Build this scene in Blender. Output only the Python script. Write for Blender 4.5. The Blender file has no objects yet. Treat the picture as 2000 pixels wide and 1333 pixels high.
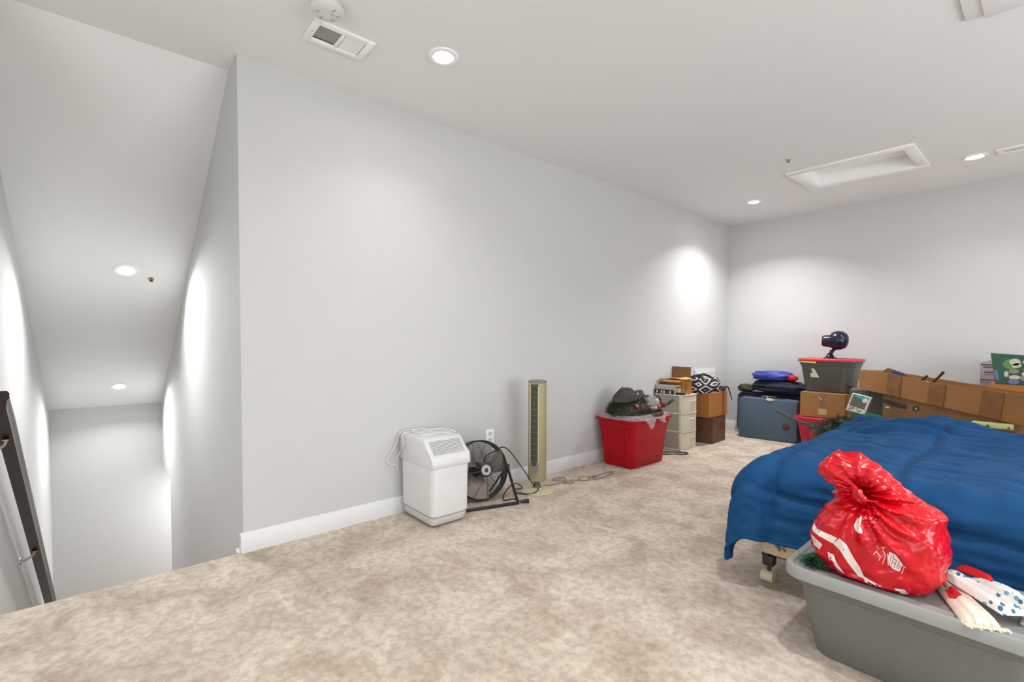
import bpy, bmesh, math, random
from math import sin, cos, pi, radians as R
from mathutils import Vector, Matrix, noise, Euler
from mathutils.bvhtree import BVHTree

scene = bpy.context.scene
C = scene.collection
random.seed(7)

# ------------------------------------------------------------------ camera
F, YAW, PITCH, ROLL, CY = 929.8, 0.8533, -0.031, 0.0039, 691.5
CAMH, H = 1.2153, 2.7744
Y0, Y1, XC, MS, YL, XE = 0.6067, 6.5582, 3.2197, 0.5628, -0.4187, 7.4455
fwd = Vector((-sin(YAW) * cos(PITCH), cos(YAW) * cos(PITCH), sin(PITCH)))
r0 = Vector((cos(YAW), sin(YAW), 0)); u0 = r0.cross(fwd)
rt = cos(ROLL) * r0 + sin(ROLL) * u0; up = -sin(ROLL) * r0 + cos(ROLL) * u0
cd = bpy.data.cameras.new('camera'); cam = bpy.data.objects.new('camera', cd); C.objects.link(cam)
cam.matrix_world = Matrix(((rt.x, up.x, -fwd.x, 0), (rt.y, up.y, -fwd.y, 0), (rt.z, up.z, -fwd.z, CAMH), (0, 0, 0, 1)))
cd.sensor_width = 36; cd.lens = F / 2000 * 36; cd.shift_y = (CY - 666.5) / 2000; cd.clip_start = .05
scene.camera = cam

# ------------------------------------------------------------------ materials
def lin(c):
    return tuple((v / 12.92 if v <= .04045 else ((v + .055) / 1.055) ** 2.4) for v in c)
def srgb(r, g, b): return lin((r / 255, g / 255, b / 255))
def M(name, col, rough=.5, var=.06, scale=12, bump=0, bscale=150, metal=0, alpha=1, emit=0, trans=0, spec=.5, sheen=0):
    m = bpy.data.materials.new(name); m.use_nodes = True
    nt = m.node_tree; b = nt.nodes['Principled BSDF']
    tc = nt.nodes.new('ShaderNodeTexCoord')
    n = nt.nodes.new('ShaderNodeTexNoise'); n.inputs['Scale'].default_value = scale; n.inputs['Detail'].default_value = 4
    nt.links.new(tc.outputs['Object'], n.inputs['Vector'])
    rp = nt.nodes.new('ShaderNodeValToRGB')
    rp.color_ramp.elements[0].position = .3; rp.color_ramp.elements[1].position = .7
    rp.color_ramp.elements[0].color = tuple(c * (1 - var) for c in col) + (1,)
    rp.color_ramp.elements[1].color = tuple(min(1, c * (1 + var)) for c in col) + (1,)
    nt.links.new(n.outputs['Fac'], rp.inputs['Fac']); nt.links.new(rp.outputs['Color'], b.inputs['Base Color'])
    b.inputs['Roughness'].default_value = rough; b.inputs['Metallic'].default_value = metal
    b.inputs['Specular IOR Level'].default_value = spec
    if sheen: b.inputs['Sheen Weight'].default_value = sheen
    if alpha < 1: b.inputs['Alpha'].default_value = alpha
    if trans: b.inputs['Transmission Weight'].default_value = trans
    if emit:
        b.inputs['Emission Color'].default_value = (1, .97, .93, 1); b.inputs['Emission Strength'].default_value = emit
    if bump:
        n2 = nt.nodes.new('ShaderNodeTexNoise'); n2.inputs['Scale'].default_value = bscale; n2.inputs['Detail'].default_value = 3
        nt.links.new(tc.outputs['Object'], n2.inputs['Vector'])
        bp = nt.nodes.new('ShaderNodeBump'); bp.inputs['Strength'].default_value = bump; bp.inputs['Distance'].default_value = .01
        nt.links.new(n2.outputs['Fac'], bp.inputs['Height']); nt.links.new(bp.outputs['Normal'], b.inputs['Normal'])
    m['col'] = 1
    return m

WALL = M('wall_paint', (.575, .58, .58), .85, .008, 1.5, .03, 300)
CEIL = M('ceiling_paint', (.79, .80, .795), .9, .008, 1.2, .03, 300)
TRIM = M('trim_white', (.70, .705, .71), .4, .01, 3)
WHITE = M('white_plastic', (.69, .69, .685), .35, .02)
WHITEM = M('white_enamel', (.92, .92, .915), .4, .02)
# carpet: mottled pile
def carpet():
    m = bpy.data.materials.new('beige_carpet'); m.use_nodes = True; nt = m.node_tree; b = nt.nodes['Principled BSDF']; L = nt.links.new
    tc = nt.nodes.new('ShaderNodeTexCoord')
    wn = nt.nodes.new('ShaderNodeTexNoise'); wn.inputs['Scale'].default_value = 3.6; wn.inputs['Detail'].default_value = 5; wn.inputs['Roughness'].default_value = .6; wn.inputs['Distortion'].default_value = .6
    L(tc.outputs['Object'], wn.inputs['Vector'])
    rp = nt.nodes.new('ShaderNodeValToRGB'); e = rp.color_ramp.elements
    e[0].position = .36; e[0].color = (.55, .455, .37, 1); e[1].position = .60; e[1].color = (.76, .66, .565, 1)
    L(wn.outputs['Fac'], rp.inputs['Fac'])
    f = nt.nodes.new('ShaderNodeTexNoise'); f.inputs['Scale'].default_value = 26; f.inputs['Detail'].default_value = 6; f.inputs['Roughness'].default_value = .65; f.inputs['Distortion'].default_value = .3
    L(tc.outputs['Object'], f.inputs['Vector'])
    r2 = nt.nodes.new('ShaderNodeValToRGB'); e = r2.color_ramp.elements
    e[0].position = .40; e[0].color = (.80, .775, .75, 1); e[1].position = .58; e[1].color = (1.08, 1.08, 1.08, 1)
    L(f.outputs['Fac'], r2.inputs['Fac'])
    mx = nt.nodes.new('ShaderNodeMix'); mx.data_type = 'RGBA'; mx.blend_type = 'MULTIPLY'; mx.inputs['Factor'].default_value = .8
    L(rp.outputs['Color'], mx.inputs['A']); L(r2.outputs['Color'], mx.inputs['B']); L(mx.outputs['Result'], b.inputs['Base Color'])
    b.inputs['Roughness'].default_value = .95; b.inputs['Specular IOR Level'].default_value = .1
    h = nt.nodes.new('ShaderNodeTexNoise'); h.inputs['Scale'].default_value = 380; h.inputs['Detail'].default_value = 2
    L(tc.outputs['Object'], h.inputs['Vector'])
    ad = nt.nodes.new('ShaderNodeMath'); ad.operation = 'ADD'; L(f.outputs['Fac'], ad.inputs[0]); L(h.outputs['Fac'], ad.inputs[1])
    bp = nt.nodes.new('ShaderNodeBump'); bp.inputs['Strength'].default_value = .6; bp.inputs['Distance'].default_value = .012
    L(ad.outputs[0], bp.inputs['Height']); L(bp.outputs['Normal'], b.inputs['Normal'])
    return m
CARPET = carpet()
def voronoi_print(name, base, ink, scale, thr, ink2=None):
    """cloth with scattered printed spots"""
    m = M(name, base, .85, .03, 20, .15, 250); nt = m.node_tree; b = nt.nodes['Principled BSDF']; L = nt.links.new
    tc = nt.nodes.new('ShaderNodeTexCoord'); v = nt.nodes.new('ShaderNodeTexVoronoi'); v.inputs['Scale'].default_value = scale; v.inputs['Randomness'].default_value = .85
    mp = nt.nodes.new('ShaderNodeMapping'); mp.inputs['Scale'].default_value = (1, .42, 1); mp.inputs['Rotation'].default_value = (0, 0, .7)
    L(tc.outputs['Object'], mp.inputs['Vector']); L(mp.outputs['Vector'], v.inputs['Vector'])
    lt = nt.nodes.new('ShaderNodeMath'); lt.operation = 'LESS_THAN'; lt.inputs[1].default_value = thr; L(v.outputs['Distance'], lt.inputs[0])
    mx = nt.nodes.new('ShaderNodeMix'); mx.data_type = 'RGBA'; mx.inputs['B'].default_value = ink + (1,)
    src = b.inputs['Base Color'].links[0].from_socket
    L(lt.outputs[0], mx.inputs['Factor']); L(src, mx.inputs['A'])
    if ink2:
        m2 = nt.nodes.new('ShaderNodeMix'); m2.data_type = 'RGBA'; m2.inputs['A'].default_value = ink + (1,); m2.inputs['B'].default_value = ink2 + (1,)
        g = nt.nodes.new('ShaderNodeMath'); g.operation = 'GREATER_THAN'; g.inputs[1].default_value = .5
        sp = nt.nodes.new('ShaderNodeSeparateColor'); L(v.outputs['Color'], sp.inputs['Color']); L(sp.outputs['Red'], g.inputs[0]); L(g.outputs[0], m2.inputs['Factor']); L(m2.outputs['Result'], mx.inputs['B'])
    L(mx.outputs['Result'], b.inputs['Base Color'])
    return m

BLACK = M('black_metal', (.012, .011, .011), .35, .1)
DKWOOD = M('dark_stained_wood', (.028, .018, .015), .35, .3, 30, .05, 60)
NICKEL = M('brushed_nickel', (.5, .45, .38), .35, .05, metal=1)
RED = M('red_plastic', srgb(168, 0, 22), .42, .05, spec=.25)
PINK = M('raspberry_plastic', srgb(190, 8, 60), .35, .05)
REDLID = M('red_lid_plastic', srgb(205, 38, 55), .4, .05)
GREYP = M('grey_plastic', srgb(112, 112, 107), .45, .03, spec=.35)
GREYL = M('light_grey_lid_plastic', srgb(150, 152, 150), .42, .03, spec=.4)
GREYD = M('dark_grey_plastic', srgb(88, 86, 83), .45, .05)
CARD = M('cardboard', srgb(160, 112, 66), .85, .06, 5)
CARDO = M('orange_cardboard', srgb(160, 104, 46), .85, .06, 5)
CARDD = M('brown_cardboard', srgb(100, 70, 50), .85, .08, 5)
CARDM = M('mid_cardboard', srgb(128, 92, 55), .85, .08, 5)
CARDIN = M('cardboard_inside', srgb(120, 82, 45), .9, .08, 8)
TAPE = M('packing_tape', srgb(136, 92, 52), .3, .15, 14, .1, 30)
TAPEG = M('greyish_packing_tape', srgb(140, 106, 76), .35, .15, 14, .1, 30)
NAVY = M('navy_fabric', srgb(16, 26, 62), .8, .2, 9, .3, 90)
BLUECASE = M('slate_blue_vinyl', srgb(72, 92, 110), .5, .05, 8, .05, 300)
IVORY = M('ivory_plastic', srgb(216, 209, 192), .45, .03, 6)
IVORYF = M('frosted_drawer_plastic', srgb(206, 198, 178), .4, .05, 9)
GREENLEAF = M('pine_green', srgb(40, 62, 38), .7, .4, 40)
GREENFRESH = M('garland_green', srgb(36, 92, 58), .6, .4, 40)
BARK = M('branch_brown', srgb(78, 72, 60), .7, .3, 30)
CLEAR = M('clear_plastic_film', (.82, .74, .76), .12, .05, 20, .3, 25, alpha=.33)

# ------------------------------------------------------------------ mesh helpers
class B:
    def __init__(s): s.bm = bmesh.new()
    def quad(s, pts):
        vs = [s.bm.verts.new(p) for p in pts]; return s.bm.faces.new(vs)
    def box(s, x0, x1, y0, y1, z0, z1, bev=0, seg=2, rot=None, at=None):
        t = bmesh.new(); bmesh.ops.create_cube(t, size=1)
        for v in t.verts: v.co = Vector(((x0 + x1) / 2 + v.co.x * (x1 - x0), (y0 + y1) / 2 + v.co.y * (y1 - y0), (z0 + z1) / 2 + v.co.z * (z1 - z0)))
        if bev: bmesh.ops.bevel(t, geom=t.edges[:], offset=bev, segments=seg, affect='EDGES', profile=.5)
        if rot is not None: bmesh.ops.transform(t, matrix=rot, verts=t.verts[:])
        s.merge(t); return s
    def merge(s, t):
        me = bpy.data.meshes.new('t'); t.to_mesh(me); t.free(); s.bm.from_mesh(me); bpy.data.meshes.remove(me)
    def loft(s, rings, cap0=True, cap1=True, closed=True):
        vr = [[s.bm.verts.new(p) for p in r] for r in rings]; n = len(vr[0])
        for a, b in zip(vr, vr[1:]):
            for i in range(n if closed else n - 1):
                j = (i + 1) % n
                s.bm.faces.new((a[i], a[j], b[j], b[i]))
        if cap0 and closed: s.bm.faces.new(list(reversed(vr[0])))
        if cap1 and closed: s.bm.faces.new(vr[-1])
        return s
    def tube(s, pts, r, n=8, closed=False, smooth=True, rr=None):
        pts = [Vector(p) for p in pts]
        if smooth and len(pts) > 2: pts = catmull(pts, 8 if len(pts) < 30 else 3, closed)
        m = len(pts); rings = []; prev = None
        for i, p in enumerate(pts):
            if closed: t = pts[(i + 1) % m] - pts[i - 1]
            else: t = pts[min(i + 1, m - 1)] - pts[max(i - 1, 0)]
            if t.length < 1e-9: t = Vector((0, 0, 1))
            t.normalize()
            if prev is None:
                a = Vector((0, 0, 1)) if abs(t.z) < .9 else Vector((1, 0, 0)); u = t.cross(a).normalized()
            else:
                u = prev - t * prev.dot(t)
                if u.length < 1e-6: u = t.orthogonal()
                u.normalize()
            prev = u; w = t.cross(u)
            rad = r if rr is None else rr(i / (m - 1))
            rings.append([p + (u * cos(2 * pi * k / n) + w * sin(2 * pi * k / n)) * rad for k in range(n)])
        if closed:
            rings.append(rings[0]); s.loft(rings, False, False); bmesh.ops.remove_doubles(s.bm, verts=s.bm.verts[:], dist=1e-6)
        else: s.loft(rings)
        return s
    def lathe(s, prof, n=32, c=(0, 0, 0), ax='z'):
        rings = []
        for r, z in prof:
            rg = []
            for k in range(n):
                a = 2 * pi * k / n; x, y = r * cos(a), r * sin(a)
                p = {'z': (x, y, z), 'x': (z, x, y), 'y': (y, z, x)}[ax]
                rg.append(Vector(p) + Vector(c))
            rings.append(rg)
        return s.loft(rings)
    def sphere(s, c, r, seg=16, ring=10, fn=None):
        r = (r, r, r) if not hasattr(r, '__len__') else r
        t = bmesh.new(); bmesh.ops.create_uvsphere(t, u_segments=seg, v_segments=ring, radius=1)
        for v in t.verts:
            k = fn(v.co) if fn else 1
            v.co = Vector((v.co.x * r[0] * k, v.co.y * r[1] * k, v.co.z * r[2] * k)) + Vector(c)
        s.merge(t); return s
    def prism(s, poly, a, b, ax='y'):
        def P(p, q): return {'y': (p[0], q, p[1]), 'x': (q, p[0], p[1]), 'z': (p[0], p[1], q)}[ax]
        s.loft([[Vector(P(p, a)) for p in poly], [Vector(P(p, b)) for p in poly]]); return s
    def xf(s, m): bmesh.ops.transform(s.bm, matrix=m, verts=s.bm.verts[:]); return s
def catmull(p, k, closed=False):
    out = []; n = len(p)
    for i in range(n if closed else n - 1):
        a, b, c, d = (p[(i - 1) % n], p[i], p[(i + 1) % n], p[(i + 2) % n]) if closed else (p[max(i - 1, 0)], p[i], p[i + 1], p[min(i + 2, n - 1)])
        for j in range(k):
            t = j / k
            out.append(.5 * ((2 * b) + (c - a) * t + (2 * a - 5 * b + 4 * c - d) * t * t + (3 * b - a - 3 * c + d) * t ** 3))
    if not closed: out.append(p[-1].copy())
    return out
def rrect(w, d, r, z, cx=0, cy=0, k=6):
    pts = []
    for sx, sy, a0 in ((1, 1, 0), (-1, 1, 90), (-1, -1, 180), (1, -1, 270)):
        for i in range(k + 1):
            a = R(a0 + 90 * i / k)
            pts.append(Vector((cx + sx * (w / 2 - r) + r * cos(a), cy + sy * (d / 2 - r) + r * sin(a), z)))
    return pts
def obj(name, b, m, parent=None, ang=35, world=False, label=None, recalc=True):
    bm = b.bm if isinstance(b, B) else b
    if recalc: bmesh.ops.recalc_face_normals(bm, faces=bm.faces[:])
    for f in bm.faces: f.smooth = True
    me = bpy.data.meshes.new(name); bm.to_mesh(me); bm.free()
    me.materials.append(m)
    if ang < 180: me.set_sharp_from_angle(angle=R(ang))
    o = bpy.data.objects.new(name, me); C.objects.link(o)
    if parent:
        o.parent = parent
        if world: o.matrix_parent_inverse = mw(parent).inverted()
    if label: o['label'] = label
    return o
def mw(o):
    m = Matrix.LocRotScale(o.location, o.rotation_euler, o.scale)
    return mw(o.parent) @ o.matrix_parent_inverse @ m if o.parent else m
def tag(o, label, cat, group=None, kind=None):
    o['label'] = label; o['category'] = cat
    if group: o['group'] = group
    if kind: o['kind'] = kind
    return o
def thing(name, loc, label, cat, rz=0, group=None):
    o = bpy.data.objects.new(name, None); C.objects.link(o); o.empty_display_size = .05
    o.location = loc; o.rotation_euler = (0, 0, rz); return tag(o, label, cat, group)
def struct(name, b, m):
    o = obj(name, b, m); o['kind'] = 'structure'; return o
def decal(name, src, polys, origin, direction, m, parent, off=.003, grid=None):
    """lay flat polygons onto the surface of src (list of BVH) along a direction; each poly is a list of 3D points"""
    bm = bmesh.new()
    for poly in polys:
        vs = [bm.verts.new(p) for p in poly]
        try: bm.faces.new(vs)
        except ValueError: pass
    bmesh.ops.triangulate(bm, faces=bm.faces[:])
    for _ in range(4):
        es = [e for e in bm.edges if e.calc_length() > .012]
        if not es: break
        bmesh.ops.subdivide_edges(bm, edges=es, cuts=1); bmesh.ops.triangulate(bm, faces=bm.faces[:])
    bad = []
    for v in bm.verts:
        d = (v.co - origin).normalized() if direction is None else direction
        h, n, i, ds = src.ray_cast(v.co - d * .6, d)
        if h is None: bad.append(v)
        else: v.co = h - d * off
    bmesh.ops.delete(bm, geom=bad, context='VERTS')
    return obj(name, bm, m, parent, world=True, recalc=False)
def bvh(o):
    me = o.data; Mx = mw(o)
    return BVHTree.FromPolygons([Mx @ v.co for v in me.vertices], [tuple(p.vertices) for p in me.polygons])
def text_polys(s, size, frame, extrude=0):
    cu = bpy.data.curves.new('t', 'FONT'); cu.body = s; cu.size = size; cu.resolution_u = 2
    o = bpy.data.objects.new('t', cu); C.objects.link(o)
    dg = bpy.context.evaluated_depsgraph_get(); me = o.evaluated_get(dg).to_mesh()
    ps = [[frame @ me.vertices[i].co for i in p.vertices] for p in me.polygons]
    o.evaluated_get(dg).to_mesh_clear(); bpy.data.objects.remove(o); bpy.data.curves.remove(cu)
    return ps
def flat(name, polys, m, parent, off=Vector((0, 0, 0)), label=None, world=True):
    bm = bmesh.new()
    for poly in polys:
        vs = [bm.verts.new(Vector(p) + off) for p in poly]
        try: bm.faces.new(vs)
        except ValueError: pass
    return obj(name, bm, m, parent, world=world, recalc=False, label=label)
def nz(p, s, seed=0): return noise.noise(Vector(p) * s + Vector((seed * 7.3, seed * 3.1, seed)))

# ------------------------------------------------------------------ room shell
b = B(); b.box(-3.0, 3.0, -2.6, Y1, -.3, 0); struct('floor', b, CARPET)
b = B(); b.tube([(-3.0, YL, -.022), (-3.0, Y0, -.022)], .0225, 12, smooth=False); struct('trim_1', b, CARPET)      # carpeted stair nosing
# left wall (beyond the stairwell) and near part
b = B(); b.box(-3.12, -3.0, Y0 + .12, Y1, -.3, H + .1); struct('wall_left', b, WALL)
b = B(); b.box(-3.12, -3.0, -2.6, YL - .12, -.3, H + .1); struct('wall_left_near', b, WALL)
b = B(); b.box(-3.12, 3.12, Y1, Y1 + .12, -.3, H + .1); struct('wall_back', b, WALL)
b = B(); b.box(3.0, 3.12, -2.6, Y1, -.3, H + .1); struct('wall_right', b, WALL)
b = B(); b.box(-3.12, 3.12, -2.72, -2.6, -.3, H + .1); struct('wall_front', b, WALL)
# ceiling with attic-hatch opening
hx0, hx1, hy0, hy1 = -1.63, -.86, 4.96, 5.52
b = B()
b.box(-3.0, hx0, -2.6, Y1, H, H + .12); b.box(hx1, 3.0, -2.6, Y1, H, H + .12)
b.box(hx0, hx1, -2.6, hy0, H, H + .12); b.box(hx0, hx1, hy1, Y1, H, H + .12)
b.box(-XC, -3.0, YL, Y0, H, H + .12)
struct('ceiling', b, CEIL)
zE = H - MS * (XE - XC)
b = B(); b.prism([(-XC, H), (-XC, H + .14), (-XE, zE + .14), (-XE, zE)], YL, Y0, 'y'); struct('ceiling_stairwell', b, CEIL)
b = B(); b.prism([(-3.0, -3.2), (-3.0, H + .1), (-XC, H + .1), (-XE, zE + .1), (-XE, -.41), (-6.6, -.41), (-6.6, -3.2)], Y0, Y0 + .12, 'y')
struct('wall_stairwell_right', b, WALL)
b = B(); b.prism([(-3.0, -3.2), (-3.0, H + .1), (-XC, H + .1), (-XE, zE + .1), (-XE, -3.2)], YL - .12, YL, 'y'); struct('wall_stairwell_left', b, WALL)
b = B(); b.box(-XE - .12, -XE, YL - .12, 2.2, -3.2, zE + .15); struct('wall_stairwell_end', b, WALL)
b = B(); b.box(-XE, -6.6, Y0 + .12, 2.1, -.41, -.3); struct('ceiling_hall', b, CEIL)
b = B(); b.box(-6.6, -6.5, Y0 + .12, 2.1, -3.2, -.3); struct('wall_hall_side', b, WALL)
b = B(); b.box(-XE, -6.5, 2.1, 2.2, -3.2, -.3); struct('wall_hall_end', b, WALL)
b = B()
for i in range(1, 14):
    x = -3.0 - (i - 1) * .275; b.box(x - .30, x, YL, Y0, -i * .196 - .25, -i * .196)
b.box(-XE, -3.0 - 13 * .275, YL, Y0, -2.85, -2.55); b.box(-XE, -6.6, Y0, 2.1, -2.85, -2.55)
struct('floor_stairs', b, CARPET)
# baseboards
def baseboard(name, x0, x1, y0, y1, face):
    b = B(); t = .014
    prof = [(0, 0), (t, 0), (t, .092), (t * .75, .097), (t * .55, .104), (t * .35, .113), (0, .115)]
    if face == '+x': b.prism([(x0 + a, z) for a, z in prof], y0, y1, 'y')
    if face == '-x': b.prism([(x0 - a, z) for a, z in prof], y0, y1, 'y')
    if face == '-y': b.prism([(y0 - a, z) for a, z in prof], x0, x1, 'x')
    if face == '+y': b.prism([(y0 + a, z) for a, z in prof], x0, x1, 'x')
    return struct(name, b, TRIM)
baseboard('baseboard_left', -3.0, 0, Y0 - .014, Y1, '+x')
b = B(); b.box(-3.03, -3.0, Y0 - .014, Y0, 0, .105, .002); struct('baseboard_corner', b, TRIM)
baseboard('baseboard_back', -3.0, 3.0, Y1, 0, '-y')
baseboard('baseboard_right', 3.0, 0, -2.6, Y1, '-x')
baseboard('baseboard_left_near', -3.0, 0, -2.6, YL, '+x')
baseboard('baseboard_front', -3.0, 3.0, -2.6, 0, '+y')
# shoe blocks where the stair string meets the corner
b = B(); b.box(-3.06, -3.0, Y0 - .03, Y0, -.01, .012, .004); struct('trim_2', b, TRIM)

# ------------------------------------------------------------------ downlights
LENS = M('glowing_lens', (1, 1, 1), .5, 0, emit=38)
def downlight(x, y, z, tilt, label, power=30, spread=125):
    t = thing('recessed_downlight', (x, y, z), label, 'ceiling light', group='round recessed ceiling lights')
    t.rotation_euler = (0, tilt, 0)
    b = B(); b.lathe([(.052, .0), (.052, -.004), (.060, -.008), (.080, -.006), (.084, .0)], 40); obj('trim_ring', b, WHITEM, t)
    b = B(); b.lathe([(.0005, -.0028), (.052, -.0028)], 32)
    obj('lens', b, LENS, t)
    ld = bpy.data.lights.new('downlight_lamp', 'AREA'); ld.shape = 'DISK'; ld.size = .10; ld.energy = power; ld.color = (1, .985, .96); ld.spread = R(spread)
    lo = bpy.data.objects.new('downlight_lamp', ld); C.objects.link(lo); lo.parent = t; lo.location = (0, 0, -.012)
    return t
PW = 16; SLT = -math.atan(MS)      # tilt of the raked stair ceiling
downlight(-2.27, 1.47, H, 0, 'recessed ceiling light nearest the smoke detector and ceiling vent', 3)
downlight(-2.30, 5.62, H, 0, 'recessed ceiling light in the far left corner of the room', 16)
downlight(-.50, 5.63, H, 0, 'recessed ceiling light between the attic hatch and the far ceiling vent', 3)
for x, y, pw in ((-.4, 1.8, 10), (1.4, 1.6, 10), (1.27, 5.63, 22), (-1.3, -1.4, 5), (1.27, -1.4, 12)):  # unseen lamps added for brightness; the first is read from the fan's shadow
    ld = bpy.data.lights.new('room_downlight', 'AREA'); ld.shape = 'DISK'; ld.size = .10; ld.energy = pw; ld.spread = R(150); ld.color = (1, .985, .96)
    lo = bpy.data.objects.new('room_downlight', ld); C.objects.link(lo); lo.location = (x, y, H - .012)
downlight(-5.012, .194, 1.765, SLT, 'upper recessed light in the sloping stairwell ceiling', 15, 150)
downlight(-6.971, .185, .663, SLT, 'lower recessed light in the sloping stairwell ceiling', 15, 150)
ld = bpy.data.lights.new('hall_downlight', 'AREA'); ld.shape = 'DISK'; ld.size = .12; ld.energy = 18; ld.color = (1, .985, .96)  # unseen lamp added in the hall to brighten the stair end
lo = bpy.data.objects.new('hall_downlight', ld); C.objects.link(lo); lo.location = (-7.0, 1.3, -.43)
# ------------------------------------------------------------------ ceiling fittings
SLOT = M('dark_duct', (.03, .028, .025), .8)
DUCTG = M('grey_damper', (.30, .29, .275), .6)
def register(name_label, x0, x1, y0, y1, alongy):
    t = thing('ceiling_vent', ((x0 + x1) / 2, (y0 + y1) / 2, H), name_label, 'vent')
    bw = .036; b = B(); z0, z1 = H - .012, H
    ix0, ix1, iy0, iy1 = x0 + bw, x1 - bw, y0 + bw, y1 - bw
    b.box(x0, x1, y0, iy0, z0, z1, .003); b.box(x0, x1, iy1, y1, z0, z1, .003)
    b.box(x0, ix0, iy0, iy1, z0, z1, .003); b.box(ix1, x1, iy0, iy1, z0, z1, .003)
    if alongy: ym = (iy0 + iy1) / 2; b.box(ix0, ix1, ym - .008, ym + .008, z0, z1, .002)
    else: xm = (ix0 + ix1) / 2; b.box(xm - .008, xm + .008, iy0, iy1, z0, z1, .002)
    obj('frame', b, WHITEM, t, world=True)
    b = B()
    if alongy:
        n = 12
        for i in range(n):
            y = ym + .012 + (iy1 - ym - .016) * (i + .5) / n
            b.box(ix0, ix1, y - .0045, y + .0035, H - .009, H - .003)
    else:
        n = 14
        for i in range(n):
            x = ix0 + (xm - ix0 - .008) * (i + .5) / n; b.box(x - .0035, x + .0025, iy0, iy1, H - .009, H - .003)
    obj('louver', b, WHITEM, t, world=True)
    b = B(); b.box(ix0, ix1, iy0, iy1, H - .0015, H - .0002); obj('duct_opening', b, SLOT, t, world=True)
    b = B()
    if alongy: b.box(ix0 + .014, ix1, iy0 + .001, ym - .009, H - .0045, H - .002)
    else: b.box(xm + .01, ix1, iy0 + .012, iy1, H - .0045, H - .002)
    obj('damper_plate', b, DUCTG, t, world=True)
    b = B(); b.lathe([(.0, -.0005), (.004, -.0005), (.0035, -.002), (.0, -.0025)], 12, ((x0 + x1) / 2, y0 + .018, z0)); obj('screw', b, NICKEL, t, world=True)
register('white ceiling vent beside the smoke detector', -2.605, -2.405, .826, 1.137, True)
register('white ceiling vent near the back wall, right of the last light', -.372, -.06, 5.545, 5.70, False)
t = thing('smoke_detector', (-2.27, .835, H), 'round white smoke detector on the ceiling by the vent', 'smoke detector')
b = B(); b.lathe([(.0, 0), (.068, 0), (.068, -.008), (.063, -.010), (.063, -.026), (.072, -.028), (.072, -.042), (.06, -.050), (.03, -.053), (.0, -.053)], 40); obj('housing', b, WHITE, t)
b = B()
for a in (20, 75, 130, 200, 260): b.box(.035, .052, -.003, .003, -.0535, -.0505, rot=Matrix.Rotation(R(a), 4, 'Z'))
obj('sounder_slots', b, M('slot_grey', (.35, .35, .34), .7), t)
b = B(); b.lathe([(.0, -.052), (.009, -.052), (.009, -.056), (.0, -.057)], 16, (.012, .018, 0)); obj('test_button', b, M('button_grey', (.5, .5, .5), .5), t)
for (x, y, z, lab, rx) in ((-1.57, 4.53, H, 'small sprinkler head on the flat ceiling', 0), (-5.099, .36, 1.717, 'small sprinkler head on the sloping stairwell ceiling', -math.atan(MS))):
    t = thing('sprinkler_head', (x, y, z), lab, 'sprinkler'); t.rotation_euler = (0, rx, 0)
    b = B(); b.lathe([(.0, 0), (.022, 0), (.020, -.004), (.008, -.006), (.008, -.014), (.0, -.014)], 20); obj('escutcheon', b, NICKEL, t)
    b = B(); b.lathe([(.0, -.02), (.014, -.02), (.014, -.022), (.0, -.022)], 16); b.tube([(-.007, 0, -.012), (-.007, 0, -.02)], .0015, 6); b.tube([(.007, 0, -.012), (.007, 0, -.02)], .0015, 6); obj('deflector', b, M('bronze', (.12, .1, .08), .4, metal=1), t)
# attic hatch
t = thing('attic_hatch', (-1.245, 5.24, H), 'white framed rectangular attic hatch recessed in the ceiling', 'hatch')
b = B(); X0, X1, YY0, YY1 = -1.715, -.785, 4.876, 5.604; z0, z1 = H - .014, H
b.box(X0, X1, YY0, hy0, z0, z1, .003); b.box(X0, X1, hy1, YY1, z0, z1, .003); b.box(X0, hx0, hy0, hy1, z0, z1, .003); b.box(hx1, X1, hy0, hy1, z0, z1, .003)
obj('casing', b, WHITEM, t, world=True)
b = B(); zt = H + .14
b.box(hx0, hx0 + .012, hy0, hy1, H - .005, zt); b.box(hx1 - .012, hx1, hy0, hy1, H - .005, zt)
b.box(hx0 + .012, hx1 - .012, hy0, hy0 + .012, H - .005, zt); b.box(hx0 + .012, hx1 - .012, hy1 - .012, hy1, H - .005, zt)
obj('jamb', b, WHITEM, t, world=True)
b = B(); b.box(hx0 + .012, hx1 - .012, hy0 + .012, hy1 - .012, H + .11, H + .13); obj('hatch_panel', b, WHITEM, t, world=True)
b = B(); b.box(hx0 + .012, hx1 - .012, hy0 + .02, hy1 - .022, H + .100, H + .1095); b.box(hx0 + .012, hx1 - .012, hy1 - .02, hy1 - .013, H + .104, H + .1095); obj('stop_bead', b, WHITEM, t, world=True)
# ceiling return grille, top right
t = thing('ceiling_return_grille', (0, 2.95, H), 'large white flat ceiling panel at the top right corner of the view', 'ceiling panel')
b = B(); b.box(-.335, .33, 2.70, 3.205, H - .012, H, .004); obj('outer_plate', b, WHITEM, t, world=True)
b = B(); b.box(-.27, .29, 2.74, 3.225, H - .022, H - .0121, .003); obj('hinged_panel', b, WHITEM, t, world=True)
# wall panel, left wall far end
t = thing('wall_access_panel', (-3, 5.93, .7), 'white rectangular panel on the left wall above the cardboard boxes', 'wall panel')
b = B(); b.box(-3.0, -2.985, 5.66, 6.20, .36, .84, .004); obj('frame', b, M('painted_panel', (.62, .63, .63), .7, .01), t, world=True)
b = B()
for i in range(14): b.box(-2.985, -2.980, 5.69, 6.17, .40 + i * .03, .415 + i * .03)
obj('louver', b, WHITEM, t, world=True)
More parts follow.
